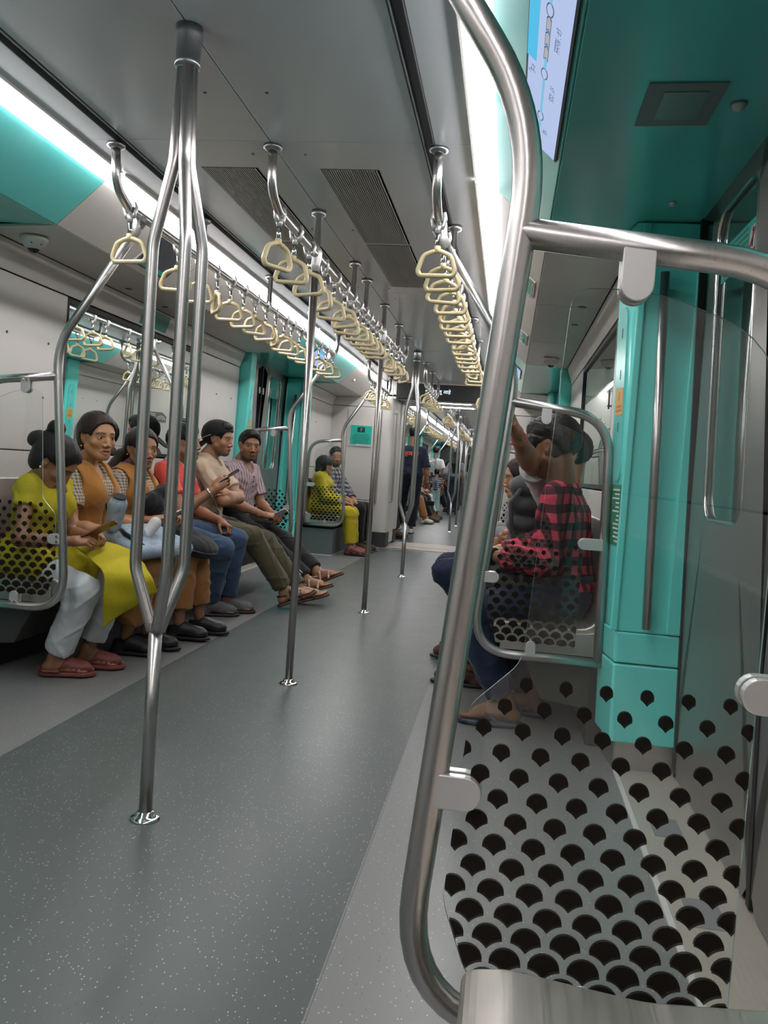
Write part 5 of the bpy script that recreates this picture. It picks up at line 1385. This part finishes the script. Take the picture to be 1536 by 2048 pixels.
def lapel_collar(c, mat, r=.060, name='collar', parent=None, open_=.34):
    """turned-down collar, open at the throat"""
    s = c['s']; T = c['T']; rows = []; n = 23
    for rr, dz, fw in ((r*.96, .030, .004), (r*1.04, .034, .006), (r*1.22, .012, .008), (r*1.42, -.012, .010)):
        row = []
        for i in range(n):
            q = i/(n-1); a = math.pi/2+open_+(2*math.pi-2*open_)*q; e = max(0, math.sin(a))
            row.append(c['nb']+T @ (V(math.cos(a)*rr, math.sin(a)*rr*1.02+fw, -.012+dz-.050*e*e-.012*(e if rr > r*1.3 else 0))*s))
        rows.append(row)
    P = np.array(rows).reshape(-1, 3); Q = np.array([[i*n+j, i*n+j+1, (i+1)*n+j+1, (i+1)*n+j] for i in range(3) for j in range(n-1)])
    o = np_mesh(name, P, Q, mat, parent or c['t']); md = o.modifiers.new('thickness', 'SOLIDIFY'); md.thickness = .004; md.offset = 0
    md = o.modifiers.new('round', 'SUBSURF'); md.levels = 1; md.render_levels = 1; return o
SEATL = -1.19
# ---- 1 girl in the yellow kurta
c = person('girl in yellow kurta with hair bun, head bowed over phone, at the left edge', dict(
    s=.85, hs=.95, fem=True, pelvis=(-1.19, 3.50, .505), lean=(.20, -.03, 0), head=(-1.055, 3.44, .945), face=(.78, .12, -.62), skin=SK4, look=(.6, .1, -.8), base=(-1.0, 3.45, 0),
    arm={R_: dict(w=(-.90, 3.34, .615), pole=(-.4, -.5, -1), n=(0, -.5, .8), d=(.9, .35, .15), curl=.55), L_: dict(w=(-.90, 3.50, .63), pole=(-.3, .5, -1), n=(0, .5, .8), d=(.9, -.3, .1), curl=.5)},
    leg={R_: dict(a=(-.985, 3.42, .092), d=(.9, .30, 0), pole=(1, -.25, .5)), L_: dict(a=(-.93, 3.60, .092), d=(.95, .22, 0), pole=(1, .2, .4))}))
shirt(c, 'kurta', .40, .012, hem=-.02, neck=(.066, .055), name='kurta')
fl = Field()
for q in (1, -1):
    H_, K = c['J']['H', q], c['J']['K', q]; e = H_+(K-H_)*(.52 if q == 1 else .86); fl.cone(H_+V(-.02, 0, .0), e+nrm(K-H_)*.03, .106, .082, .05, [(e, K-H_)])
finish(fl, 'kurta_skirt', 'kurta', c, .0085, .004, 34, 4)
cloth_patch([[(-.95, 3.42, .600), (-.88, 3.54, .605), (-.82, 3.62, .585)], [(-.88, 3.405, .563), (-.78, 3.47, .560), (-.70, 3.59, .535)], [(-.735, 3.31, .500), (-.66, 3.36, .495), (-.60, 3.50, .470)], [(-.735, 3.33, .378), (-.66, 3.377, .389), (-.585, 3.529, .412)], [(-.76, 3.392, .239), (-.69, 3.401, .306), (-.588, 3.54, .396)]],
            'kurta_flap', 'kurta', c['t'], amp=.007)
trousers(c, 'whitepant', (.90, .86), .016, flare=.012, waist=False)
hair(c, 'bun', vol=.014); earring(c, 1)
m = MB(); T = c['T']
for i in range(26):
    a = 2*math.pi*i/26; q0, q1 = c['pt'](.018*math.cos(a), 0, .20+.018*math.sin(a)), c['pt'](.048*math.cos(a), 0, .20+.048*math.sin(a))
    m.tube([tuple(q0+c['f']*.1160), tuple((q0+q1)/2+c['f']*.1150), tuple(q1+c['f']*.1110)], .0016, 4)
for i in range(15):
    a = math.pi*(.12+.76*i/14); p0 = c['nb']-c['u']*.055+T @ V(math.cos(a)*.062, .030+.045*math.sin(a), 0)
    m.tube([tuple(p0+T @ V(0, .012, 0)), tuple(p0+T @ V(math.cos(a)*.022, .020, -.022))], .0022, 5)
m.build('neck_embroidery', 'brown', c['t'])
for q in (1, -1): shoe(c, q, 'maroon', 'clog', 'maroon')
phone((-.805, 3.40, .668), (.75, .25, .50), (-.55, .15, .80), 'brown cased phone held by the girl in the yellow kurta', 'phonebr')

# ---- 2, 3 school girls
def vest_front(fl, c):
    s = c['s']; fl.ell(c['pt'](0, .13, .46), V(.060, .10, .19)*s, c['T'], .01, 'sub'); fl.ell(c['pt'](0, .15, .22), V(.02, .09, .22)*s, c['T'], .008, 'sub')
    for q in (1, -1): fl.ell(c['S'][q]+c['r']*q*.035*s-c['u']*.03, V(.06, .075, .085)*s, c['T'], .01, 'sub')
def school(label, p):
    c = person(label, p)
    shirt(c, 'check', .62, .018, hem=-.02, neck=(.058, .045), amp=.0022); shirt(c, 'vest', 0, 0, o=.026, hem=.0, neck=(.070, .05), name='waistcoat', front=vest_front, amp=.0012, seed=9)
    for q in (1, -1):
        E, S = c['J']['E', q], c['S'][q]; ring(S+(E-S)*.60, E-S, .061*c['s'], .0045, 'sleeve_band', 'vest', c['t'])
    trousers(c, 'tan', (.80, .80), .030); earring(c, 1, 'gold', .012 if p.get('drop') else 0)
    for q in (1, -1): shoe(c, q, 'blackrub', 'shoe', 'blackrub')
    return c
c = school('schoolgirl in ochre waistcoat and checked shirt, mouth open, behind the three-branched pole', dict(
    s=.92, hs=.98, fem=True, pelvis=(-1.19, 3.95, .515), lean=(.06, -.03, 0), head=(-1.10, 3.905, 1.075), face=(.87, -.50, -.02), skin=SK2, mouth=.006, look=(.93, -.36, -.02), base=(-1.0, 3.95, 0), drop=1,
    arm={R_: dict(w=(-.89, 3.76, .625), pole=(-.4, -.4, -1), n=(.1, -.3, .9), d=(.85, .45, -.05), curl=.6), L_: dict(w=(-.87, 4.02, .62), pole=(-.2, .5, -1), n=(.2, .3, .9), d=(.9, -.1, -.1), curl=.5)},
    leg={R_: dict(a=(-.90, 3.92, .10), d=(.98, .1, 0), bare=False), L_: dict(a=(-.86, 4.08, .10), d=(.98, .1, 0), bare=False)}))
hair(c, 'low', 'hairbr', vol=.012); bracelet(c, 1, 'gold', .02); bracelet(c, 1, 'gold', .034)
m = MB(); nb = c['nb']; m.tube([tuple(nb+c['T'] @ V(a, b, z)) for a, b, z in ((.058, -.03, .01), (.066, .02, .0), (.062, .075, -.05), (.046, .128, -.14), (.030, .150, -.24), (.02, .155, -.30))], .0045, 6); m.build('lanyard', 'blackcl', c['t'])
c = school('second schoolgirl in ochre waistcoat, long dark ponytail, looking past the pole', dict(
    s=.90, hs=.97, fem=True, pelvis=(-1.19, 4.47, .515), lean=(.05, -.04, 0), head=(-1.105, 4.43, 1.035), face=(.80, -.60, -.05), skin=SK3, look=(.9, -.3, 0), base=(-1.0, 4.45, 0),
    arm={R_: dict(w=(-.95, 4.27, .655), pole=(-.4, -.5, -1), n=(0, -.6, .7), d=(.80, .40, .15), curl=.5), L_: dict(w=(-.92, 4.44, .665), pole=(-.2, .5, -1), n=(0, .5, .8), d=(.85, -.35, .1), curl=.5)},
    leg={R_: dict(a=(-.80, 4.36, .10), d=(.98, .1, 0), bare=False), L_: dict(a=(-.76, 4.56, .10), d=(.98, .1, 0), bare=False)}))
c['ponydir'] = V(-.42, -.62, -.55); hair(c, 'pony', 'hairbr', vol=.010)
lapel_collar(c, 'bluecl', .056, name='blue_neckband')
phone((-.845, 4.31, .690), (.55, .5, .3), (-.6, .1, .8), 'thin pale phone held by the second schoolgirl', 'phonew')
# bags in their laps
def lump_thing(name, label, cat, parts, mat, vox=.009, amp=.006, seed=4, base=None, fr=26):
    fl = Field()
    for kind, a in parts: getattr(fl, kind)(*a)
    P, Q = fl.mesh(vox); Nn = vnormals(P, Q); P = P+Nn*(amp*(wob(P, fr, seed)+.5*wob(P, fr*2.3, seed+3)))[:, None]
    b = base or tuple(P.mean(0)); t = thing(name, label, cat, (b[0], b[1], P[:, 2].min())); t['_base'] = (b[0], b[1], float(P[:, 2].min())); return t, np_mesh('body', P, Q, mat, t)
Rb = frame(V(.30, -.12, .92), V(.35, 1, 0))
t, b = lump_thing('cloth_bag', 'pale blue printed cloth bag lying across the first schoolgirl\'s lap', 'bag', [('box', (V(-.80, 3.88, .585), V(.15, .20, .032), Rb, .03, .03)), ('ell', (V(-.86, 3.80, .62), V(.08, .10, .045), None, .03)), ('ell', (V(-.72, 3.98, .555), V(.09, .10, .04), None, .03))], 'floral')
m = MB(); m.tube([(-.86, 3.72, .645), (-.83, 3.70, .630), (-.78, 3.71, .600), (-.73, 3.74, .560)], .011, 8); m.tube([(-.90, 3.76, .66), (-.93, 3.72, .70), (-.90, 3.68, .72), (-.87, 3.70, .68)], .010, 8); m.build('strap', 'blackcl', t)
t, b = lump_thing('rolled_pouch', 'pale printed roll with dark opening standing on the blue cloth bag', 'pouch', [('cone', (V(-.895, 3.71, .665), V(-.865, 3.685, .765), .038, .044, .01))], 'floral', .006, .002)
m = MB(); m.lathe([(.034, 0), (.034, .003)], (-.853, 3.675, .803), 14, Matrix([list(r) for r in frame(V(.03, -.025, .1), V(0, 1, .2))])); m.build('opening', 'blackcl', t)
t, b = lump_thing('black_bag', 'round black shoulder bag on the second schoolgirl\'s knees', 'bag', [('ell', (V(-.735, 4.42, .520), V(.105, .16, .058), frame(V(.35, 0, .94), V(0, 1, 0)), .02)), ('ell', (V(-.86, 4.46, .565), V(.10, .12, .05), None, .05))], 'blackcl', .008, .004)
m = MB(); m.loop([(-.735+.103*math.cos(a)*.95, 4.42+.158*math.sin(a), .520-.036*math.cos(a)) for a in [2*math.pi*i/28 for i in range(28)]], .004, 5); m.build('piping', 'puffer', t)
t, b = lump_thing('dark_scarf', 'crumpled black cloth bundle held against the second schoolgirl\'s chest', 'scarf', [('ell', (V(-.985, 4.37, .735), V(.06, .10, .075), None, .03)), ('ell', (V(-.96, 4.43, .80), V(.05, .07, .05), None, .03))], 'blackcl', .008, .008, fr=34)
t, b = lump_thing('white_cup', 'small white cup-shaped pouch beside the first schoolgirl\'s hand', 'pouch', [('cone', (V(-.79, 3.86, .62), V(-.765, 3.89, .675), .026, .030, .01))], 'whitetee', .006, .0015)

# ---- 4 red jersey
c = person('young man in coral red jersey raising a phone with his right hand', dict(
    s=.97, hs=.98, pelvis=(-1.20, 5.10, .525), lean=(.06, -.02, 0), head=(-1.115, 5.075, 1.09), face=(.98, -.05, .12), skin=SK4, look=(.9, -.1, .2), base=(-1.0, 5.1, 0), stubble=.15,
    arm={R_: dict(w=(-.875, 5.00, .815), pole=(-.1, -.3, -1), n=(.25, -.75, .3), d=(.55, .30, .65), curl=.50, thumb=.7), L_: dict(w=(-.89, 5.20, .605), pole=(-.3, .5, -1), n=(.2, .2, .9), d=(.85, -.25, -.35), curl=.75)},
    leg={R_: dict(a=(-.90, 5.12, .10), d=(.93, .35, 0), pole=(1, -.35, .6)), L_: dict(a=(-.84, 5.28, .10), d=(.93, .35, 0), pole=(1, .05, .5))}))
shirt(c, 'redshirt', .62, .018, hem=-.06, neck=(.062, .012)); trousers(c, 'jeans', (.97, .95), .014); hair(c, 'short'); lapel_collar(c, 'whitetee', .062)
bracelet(c, 1, 'silver', .035, .034, .0055)
for q in (1, -1): shoe(c, q, 'greyshoe', 'shoe', 'blackrub')
phone((-.805, 5.055, .905), (.80, .28, .52), (-.50, -.30, .80), 'black phone held up by the man in the coral red jersey', 'phoneb')

# ---- 5 cap
c = person('man in beige polo and backwards black cap, arms folded', dict(
    s=1.03, hs=1.0, pelvis=(-1.20, 5.70, .535), lean=(.04, -.01, 0), head=(-1.115, 5.70, 1.145), face=(.995, -.06, -.03), skin=SK1, look=(1, 0, 0), base=(-1.0, 5.7, 0), beard=.62, girth=1.08,
    arm={R_: dict(w=(-.965, 5.80, .735), pole=(.4, -.8, -.7), n=(.9, .1, .4), d=(-.1, .95, .25), curl=.35), L_: dict(w=(-.985, 5.60, .765), pole=(.4, .9, -.6), n=(.9, 0, .4), d=(-.25, -.9, .3), curl=.5)},
    leg={R_: dict(a=(-.545, 5.62, .135), d=(.97, .22, 0), pole=(.4, -.5, 1), pitch=.42), L_: dict(a=(-.50, 5.86, .115), d=(.97, .20, 0), pole=(.4, .2, 1), pitch=.30)}))
shirt(c, 'beige', .68, .012, hem=-.05, neck=(.062, .012)); trousers(c, 'olive', (.95, .95), .016); lapel_collar(c, 'beige', .066)
hair(c, 'short')
s_, R2 = c['hs'], c['HR']; fl = Field(); P2 = skull(fl, c, .0185); fl.plane(P2(0, 0, .024), R2 @ V(0, .40, -1))
cap = finish(fl, 'cap', 'blackcl', c, .0045, .0008)
fl = Field(); fl.ell(P2(0, -.140, -.052), V(.068, .070, .006)*s_, R2 @ frame(V(0, -.66, .75), V(0, 1, .5)), .004); finish(fl, 'brim', 'blackcl', c, .0035, 0, parent=cap)
m = MB(); m.tube([tuple(P2(math.cos(a)*.0935, -.014+math.sin(a)*.114, .030+.044*math.sin(a))) for a in [math.radians(-60+i*6) for i in range(11)]], .0018, 5); m.build('cap_stripe', 'whitepr', cap)
for q in (1, -1): shoe(c, q, 'brown' if q < 0 else 'blackrub', 'sandal', 'solebrown')

# ---- 6 striped shirt
c = person('bearded man in striped lilac shirt looking at the viewer, white phone in lap', dict(
    s=1.0, hs=1.0, pelvis=(-1.20, 6.47, .53), yaw=-16, lean=(.03, 0, 0), head=(-1.125, 6.45, 1.125), face=(.60, -.80, -.02), tilt=-.06, skin=SK4, look=(.30, -.95, 0), base=(-1.0, 6.45, 0), stubble=.70,
    arm={R_: dict(w=(-.93, 6.27, .60), pole=(-.3, -.6, -1), n=(.2, -.3, .9), d=(.85, .35, -.05), curl=.45), L_: dict(w=(-.90, 6.42, .605), pole=(-.1, .6, -1), n=(.3, .3, .9), d=(.8, -.5, -.05), curl=.5)},
    leg={R_: dict(a=(-.50, 6.16, .13), d=(.95, -.10, 0), pole=(.4, -.3, 1), pitch=.30), L_: dict(a=(-.40, 6.24, .165), d=(.95, -.12, 0), pole=(.4, .3, 1), pitch=.45)}))
shirt(c, 'stripe', .75, .022, hem=-.06, neck=(.062, .05)); t_ = trousers(c, 'track', (.95, .95), .020); hair(c, 'short')
m = MB()
for k in range(3):
    pts = []
    for a in np.linspace(.05, .92, 12):
        K, A = c['J']['K', 1], c['J']['A', 1]; d_ = nrm(A-K); side = nrm(np.cross(d_, V(0, 0, 1))); q_ = nrm(V(0, -1, .25)-d_*np.dot(V(0, -1, .25), d_)); w_ = np.cross(d_, q_)
        rad = .082-.016*a; pts.append(tuple(K+(A-K)*a+(q_*math.cos((k-1)*.26)+w_*math.sin((k-1)*.26))*rad))
    m.tube(pts, .0045, 6)
m.build('white_stripe', 'whitepr', c['t'])
m = MB()
for i in range(4): m.lathe([(.005, -.002), (.005, .002)], tuple(c['pt'](0, .128-.01*i*0, .36-.04*i)), 8, Matrix([list(r) for r in frame(c['f'], V(0, 0, 1))]))
m.build('button', 'blackcl', c['t'])
for q in (1, -1): shoe(c, q, 'strapw', 'sandal', 'solebrown')
phone((-.815, 6.335, .605), (.9, -.35, .1), (-.3, .6, .7), 'white cased phone in the hands of the man in the striped shirt', 'phonew')

# ---- 7, 8 couple at the end
c = person('woman in mustard yellow kurta and trousers turned to the bearded man beside her', dict(
    s=.93, hs=.95, lod=1.5, fem=True, pelvis=(-1.235, 9.50, .51), lean=(.10, .02, 0), head=(-1.17, 9.485, 1.005), face=(.72, .66, .03), skin=SK1, base=(-1.0, 9.5, 0),
    arm={R_: dict(w=(-.90, 9.46, .60), pole=(-.5, -.5, -1), curl=.4), L_: dict(w=(-.92, 9.62, .62), pole=(-.2, .6, -1), curl=.4)},
    leg={R_: dict(a=(-.79, 9.42, .10), d=(.95, -.1, 0)), L_: dict(a=(-.80, 9.58, .10), d=(.95, 0, 0))}))
shirt(c, 'kurta2', 1.75, .016, hem=-.05, neck=(.060, .04), name='kurta'); trousers(c, 'kurta2', (.90, .90), .028, waist=False); hair(c, 'low'); earring(c, 1, 'pearl')
fl = Field()
for q in (1, -1):
    H_, K = c['J']['H', q], c['J']['K', q]; e = H_+(K-H_)*.93; fl.cone(H_, e+nrm(K-H_)*.03, .104, .080, .05, [(e, K-H_)])
finish(fl, 'kurta_skirt', 'kurta2', c, .011, .004, 34, 4)
for q in (1, -1): shoe(c, q, M['maroonshoe'] if 'maroonshoe' in M else 'maroon', 'shoe', 'blackrub')
c = person('bearded man with glasses in grey checked shirt on the short end bench', dict(
    s=1.02, hs=1.02, lod=1.5, girth=1.12, pelvis=(-1.215, 10.08, .535), yaw=-10, lean=(.03, 0, 0), head=(-1.165, 10.06, 1.125), face=(.42, -.90, -.04), skin=SK1, base=(-1.0, 10.08, 0), beard=.85,
    arm={R_: dict(w=(-.89, 9.86, .60), pole=(-.3, -.6, -1), curl=.45, d=(.7, .5, -.3)), L_: dict(w=(-.87, 10.0, .58), pole=(-.1, .6, -1), curl=.45, d=(.7, -.4, -.4))},
    leg={R_: dict(a=(-.80, 9.93, .10), d=(.95, -.2, 0), bare=False), L_: dict(a=(-.78, 10.12, .10), d=(.95, -.1, 0), bare=False)}))
shirt(c, 'greyplaid', 1.6, .018, hem=-.05, neck=(.062, .04)); trousers(c, 'blackcl', (.95, .95), .018); hair(c, 'crop', vol=.007); lapel_collar(c, 'greyplaid', .066)
for q in (1, -1): shoe(c, q, 'brown', 'shoe', 'blackrub')
g_ = MB()
for sx in (-1, 1):
    cc = c['H']+c['HR'] @ (V(sx*.033, .094, -.003)*c['hs']); g_.loop([tuple(cc+c['HR'] @ V(.023*math.cos(a), 0, .018*math.sin(a))) for a in [2*math.pi*i/16 for i in range(16)]], .0016, 5)
    g_.tube([tuple(c['H']+c['HR'] @ V(sx*.056, .09, .0)), tuple(c['H']+c['HR'] @ V(sx*.080, -.01, .006))], .0016, 5)
g_.tube([tuple(c['H']+c['HR'] @ V(-.010, .096, .0)), tuple(c['H']+c['HR'] @ V(.010, .096, .0))], .0016, 5); g_.build('glasses', 'silver', c['t'])

# ---- 9 red checked shirt (right bench, seen from behind)
c = person('man in red and black checked shirt seated behind the glass partition, seen from behind', dict(
    s=.97, hs=1.03, yaw=168, shr=.05, sw=.175, pelvis=(1.215, 3.60, .53), lean=(-.13, .0, 0), head=(1.105, 3.585, 1.155), face=(-.86, .46, -.22), skin=SK5, base=(1.0, 3.6, 0), stubble=.3,
    arm={L_: dict(w=(.885, 3.50, .685), pole=(.5, -.6, -1), n=(-.3, -.6, .6), d=(-.8, .5, -.1), curl=.55), R_: dict(w=(.88, 3.78, .66), pole=(.3, .6, -1), n=(-.2, .5, .8), d=(-.85, -.3, 0), curl=.5)},
    leg={L_: dict(a=(.985, 3.42, .105), d=(-.98, .05, 0), pole=(-1, -.15, .5)), R_: dict(a=(1.10, 3.62, .105), d=(-.95, .25, 0), pole=(-1, .25, .5))}))
shirt(c, 'redplaid', 1.72, .018, hem=-.10, neck=(.062, .02), vox=.008); trousers(c, 'jeansd', (.90, .90), .018); hair(c, 'short', vol=.019); lapel_collar(c, 'redplaid', .068)
bracelet(c, -1, 'blackcl', .012, .034, .007, 'watch_strap')
for q in (1, -1): shoe(c, q, 'bluefoam', 'flip', 'bluefoam')
t, b = lump_thing('lap_bag', 'dark grey backpack on the lap of the man in the red checked shirt', 'bag', [('box', (V(.99, 3.60, .615), V(.11, .15, .075), frame(V(-.2, 0, 1), V(0, 1, 0)), .05, .03)), ('ell', (V(.90, 3.58, .60), V(.06, .12, .06), None, .03))], 'puffer', .009, .006)
m = MB(); m.tube([(.95, 3.46, .60), (.93, 3.45, .65), (.96, 3.455, .69), (1.01, 3.46, .69)], .008, 6); m.build('strap', 'blackcl', t)

# ---- 10 raised arm, 11 profile woman, 12 legs beyond
c = person('person in white T-shirt raising an arm to grip the partition post', dict(
    s=.97, hs=.97, yaw=178, pelvis=(1.22, 4.06, .53), lean=(-.06, -.10, 0), head=(1.20, 4.04, 1.14), face=(-.95, -.1, -.1), skin=SK1, base=(1.0, 4.1, 0), shoulder=None,
    arm={L_: dict(w=(.950, 3.275, 1.185), pole=(.2, .2, -1), n=(.85, -.1, .4), d=(-.30, -.62, .72), curl=.80, thumb=.9), R_: dict(w=(.93, 4.2, .66), pole=(.3, .6, -1), curl=.4)},
    leg={L_: dict(a=(.82, 4.02, .10), d=(-1, .1, 0), bare=False), R_: dict(a=(.84, 4.22, .10), d=(-1, .1, 0), bare=False)}, **{}) | {('shoulder', -1): (1.065, 3.765, 1.035)})
shirt(c, 'whitetee', .60, .020, hem=-.05); trousers(c, 'jeansd', (.95, .95), .018); hair(c, 'short'); bracelet(c, -1, 'red', .03, .031, .003)
for q in (1, -1): shoe(c, q, 'solebrown', 'shoe', 'blackrub')
t, b = lump_thing('quilted_bag', 'dark grey quilted backpack hugged by the person with the raised arm', 'bag', [('ell', (V(1.02, 4.08, .98-.09*i), V(.085, .13, .060), None, .012)) for i in range(5)], 'puffer', .009, .003)
m = MB(); m.tube([(1.0, 3.97, .98), (.95, 3.96, .9), (.96, 3.96, .78), (1.0, 3.97, .66)], .012, 8); m.build('strap', 'puffer', t)
c = person('woman in white blouse seen in profile beyond the dark quilted bag', dict(
    s=.93, hs=.95, fem=True, yaw=180, pelvis=(1.14, 4.62, .52), lean=(-.10, 0, 0), head=(1.005, 4.60, 1.015), face=(-1., -.06, -.05), skin=SK1, base=(1.0, 4.6, 0),
    arm={L_: dict(w=(.93, 4.52, .70), pole=(.2, -.5, -1), n=(-.4, -.7, .4), d=(-.35, .35, -.75), curl=.35), R_: dict(w=(.88, 4.68, .66), pole=(.2, .6, -1), curl=.4)},
    leg={L_: dict(a=(.76, 4.56, .10), d=(-1, .1, 0), bare=False), R_: dict(a=(.78, 4.74, .10), d=(-1, .1, 0), bare=False)}))
shirt(c, 'whitetee', .55, .030, hem=-.05, neck=(.058, .05)); trousers(c, 'blackcl', (.95, .95), .018); hair(c, 'low', 'hairbr')
for q in (1, -1): shoe(c, q, 'brown', 'shoe', 'blackrub')
c = person('passenger in dark blue jeans with one knee out, far along the right bench', dict(
    s=1.0, hs=1.0, lod=1.5, yaw=180, pelvis=(1.00, 5.25, .53), lean=(.20, 0, 0), head=(1.10, 5.25, 1.12), face=(-1, -.1, -.2), skin=SK3, base=(1.0, 5.25, 0),
    arm={L_: dict(w=(.80, 5.12, .66), pole=(.3, -.6, -1), curl=.5), R_: dict(w=(.82, 5.35, .66), pole=(.3, .6, -1), curl=.5)},
    leg={L_: dict(a=(.86, 5.17, .10), d=(-1, 0, 0), bare=False, pole=(-1, -.1, .45)), R_: dict(a=(.84, 5.38, .10), d=(-1, .1, 0), bare=False)}))
shirt(c, 'greyshirt', 1.6, .02, hem=-.05); trousers(c, 'jeansd', (.95, .95), .02); hair(c, 'short')
for q in (1, -1): shoe(c, q, 'solebrown', 'shoe', 'blackrub')
t, b = lump_thing('yellow_bag', 'mustard bag on the floor behind the checked-shirt man\'s legs', 'bag', [('box', (V(.80, 4.78, .085), V(.05, .06, .08), None, .02, .01))], 'vest', .01, .003)
m = MB(); m.tube([(.80, 4.74, .15), (.80, 4.75, .21), (.80, 4.81, .21), (.80, 4.82, .15)], .006, 6); m.build('handle', 'blackcl', t)

# ---- far car
def stand(label, x, y, h, yaw, face, top, bottom, hr, skin=SK3, sleeve=.8, arms=None, fem=False, lod=2.0, hem=-.12, legs=None, girth=1., extra=None, sh='blackrub', flare=0., lean=(0, 0, 0)):
    s = h/1.72; yr = math.radians(yaw); f = V(math.cos(yr), math.sin(yr), 0); r = V(math.sin(yr), -math.cos(yr), 0); P = V(x, y, .93*s)
    aw = arms or {1: P+r*.24*s+f*.05-V(0, 0, .06), -1: P-r*.24*s+f*.05-V(0, 0, .06)}
    lg = legs or {1: P+r*.10*s, -1: P-r*.10*s}
    c = person(label, dict(s=s, hs=s**.5, lod=lod, fem=fem, yaw=yaw, girth=girth, pelvis=tuple(P), lean=lean, head=tuple(P+V(0, 0, .655*s)+f*.03+np.array(lean)*.6), face=face, skin=skin, base=(x, y, 0),
        arm={q: dict(w=aw[q], pole=-f*.8+r*q*.5, curl=.4, d=(0, 0, -1) if not arms else tuple(f*.6+V(0, 0, -.5)), n=tuple(r*q)) for q in (1, -1)},
        leg={q: dict(a=(lg[q][0], lg[q][1], .10*s), d=tuple(f), pole=tuple(f), bare=False) for q in (1, -1)}))
    shirt(c, top, sleeve, .022, hem=hem, name='shirt'); trousers(c, bottom, (.96, .96), .022, flare=flare); hair(c, hr)
    for q in (1, -1): shoe(c, q, sh, 'shoe', 'whitepr' if sh == 'navy' else 'blackrub')
    return c
c = stand('man in navy shirt with orange lettering on the back, walking through the gangway', -.62, 13.55, 1.76, 90, (.12, .99, .0), 'navy', 'navyp', 'short', sleeve=.95, lod=1.4, girth=1.05, sh='whitetee',
          arms={1: V(-.34, 13.60, .74), -1: V(-.92, 13.62, .78)}, legs={1: V(-.56, 13.48, 0), -1: V(-.80, 13.75, 0)})
bk = c['pt'](0, 0, .34)
text_mesh('back_lettering', 'हमारो', .105, 'orangeprint', lambda x, y, z: tuple(np.array((bk[0]+x*1.05, 13.55-.150-z+abs(x)*.14, bk[2]-.01+y))), c['t'], extrude=.002)
m = MB(); m.box(-.35, -.22, 13.60, 13.68, .47, .55); t = thing('dark_pouch', 'dark pouch in the right hand of the man in the navy shirt', 'pouch', (-.29, 13.64, .47)); m.build('body', 'blackcl', t, bevel=.015); m = MB(); m.tube([(-.33, 13.62, .55), (-.33, 13.62, .63)], .006, 6); m.build('strap', 'blackcl', t)
stand('man in white shirt standing farther down the far car', -.95, 21.7, 1.70, 80, (.3, .9, 0), 'whitetee', 'navyp', 'short')
stand('small child in pale jeans and printed top standing in the far car', -.79, 20.5, 1.10, 90, (-.1, 1, 0), 'greyplaid', 'aqua', 'short', sleeve=.6, flare=.02, hem=-.04)
stand('woman with long dark hair and grey shirt standing in the far car', -.36, 20.9, 1.62, 95, (.2, 1, 0), 'greyshirt', 'jeansd', 'long', fem=True, sleeve=1.7)
stand('man in dark shirt leaning forward in the far car', -.58, 22.5, 1.70, -60, (.4, -.8, -.4), 'blackcl', 'navyp', 'short', lean=(.15, -.1, 0))
def sit(label, s_, y, top, bottom, hr, fem=False, skin=SK3, foot=.66, sh='brown', sleeve=.7):
    x = s_*1.16; yaw = 0 if s_ < 0 else 180; f = -s_
    c = person(label, dict(s=.97, hs=.97, lod=2.2, fem=fem, yaw=yaw, pelvis=(x, y, .525), lean=(.05*f, 0, 0), head=(x+.08*f, y, 1.10), face=(f*.9, -.3, -.1), skin=skin, base=(x-.2*s_, y, 0),
        arm={q: dict(w=(x+.32*f, y-q*f*.10, .62), pole=(-.3*f, -q*f*.6, -1), curl=.5) for q in (1, -1)}, leg={q: dict(a=(s_*foot, y-q*f*.10, .10), d=(f, 0, 0), bare=False) for q in (1, -1)}))
    shirt(c, top, sleeve, .02, hem=-.05); trousers(c, bottom, (.9, .9), .02); hair(c, hr)
    for q in (1, -1): shoe(c, q, sh, 'shoe', 'blackrub')
    return c
sit('woman in patterned green top seated just past the gangway', -1, 12.35, 'greenprint' if 'greenprint' in M else 'aqua', 'blackcl', 'low', True)
sit('passenger with tan shoes on the far car bench, left, nearer', -1, 16.4, 'beige', 'tan', 'short', foot=.62, sh='strapw')
sit('passenger with olive shoes on the far car bench, left, next', -1, 17.2, 'greyshirt', 'blackcl', 'short', foot=.56, sh='olive')
sit('passenger in brown top on the far car bench, left, last', -1, 18.4, 'tan', 'whitepant', 'short', foot=.6)
stand('man in grey top with dark trousers far off on the right of the far car', .42, 23.6, 1.70, 90, (0, 1, 0), 'greyshirt', 'navyp', 'short')
stand('person in black top with pale trousers near the end of the far car', -.15, 24.4, 1.66, 80, (.3, 1, 0), 'blackcl', 'aqua', 'long', fem=True)
sit('passenger in navy shirt on the far car bench, left, second last', -1, 17.9, 'navy', 'blackcl', 'short', foot=.6)
sit('passenger in red top on the deepest left bench of the far car', -1, 22.0, 'redshirt', 'blackcl', 'short', foot=.6)
sit('passenger in pale top on the deepest left bench of the far car', -1, 22.9, 'whitetee', 'jeansd', 'low', True, foot=.6)
for o in bpy.data.objects:
    if '_base' in o: del o['_base']
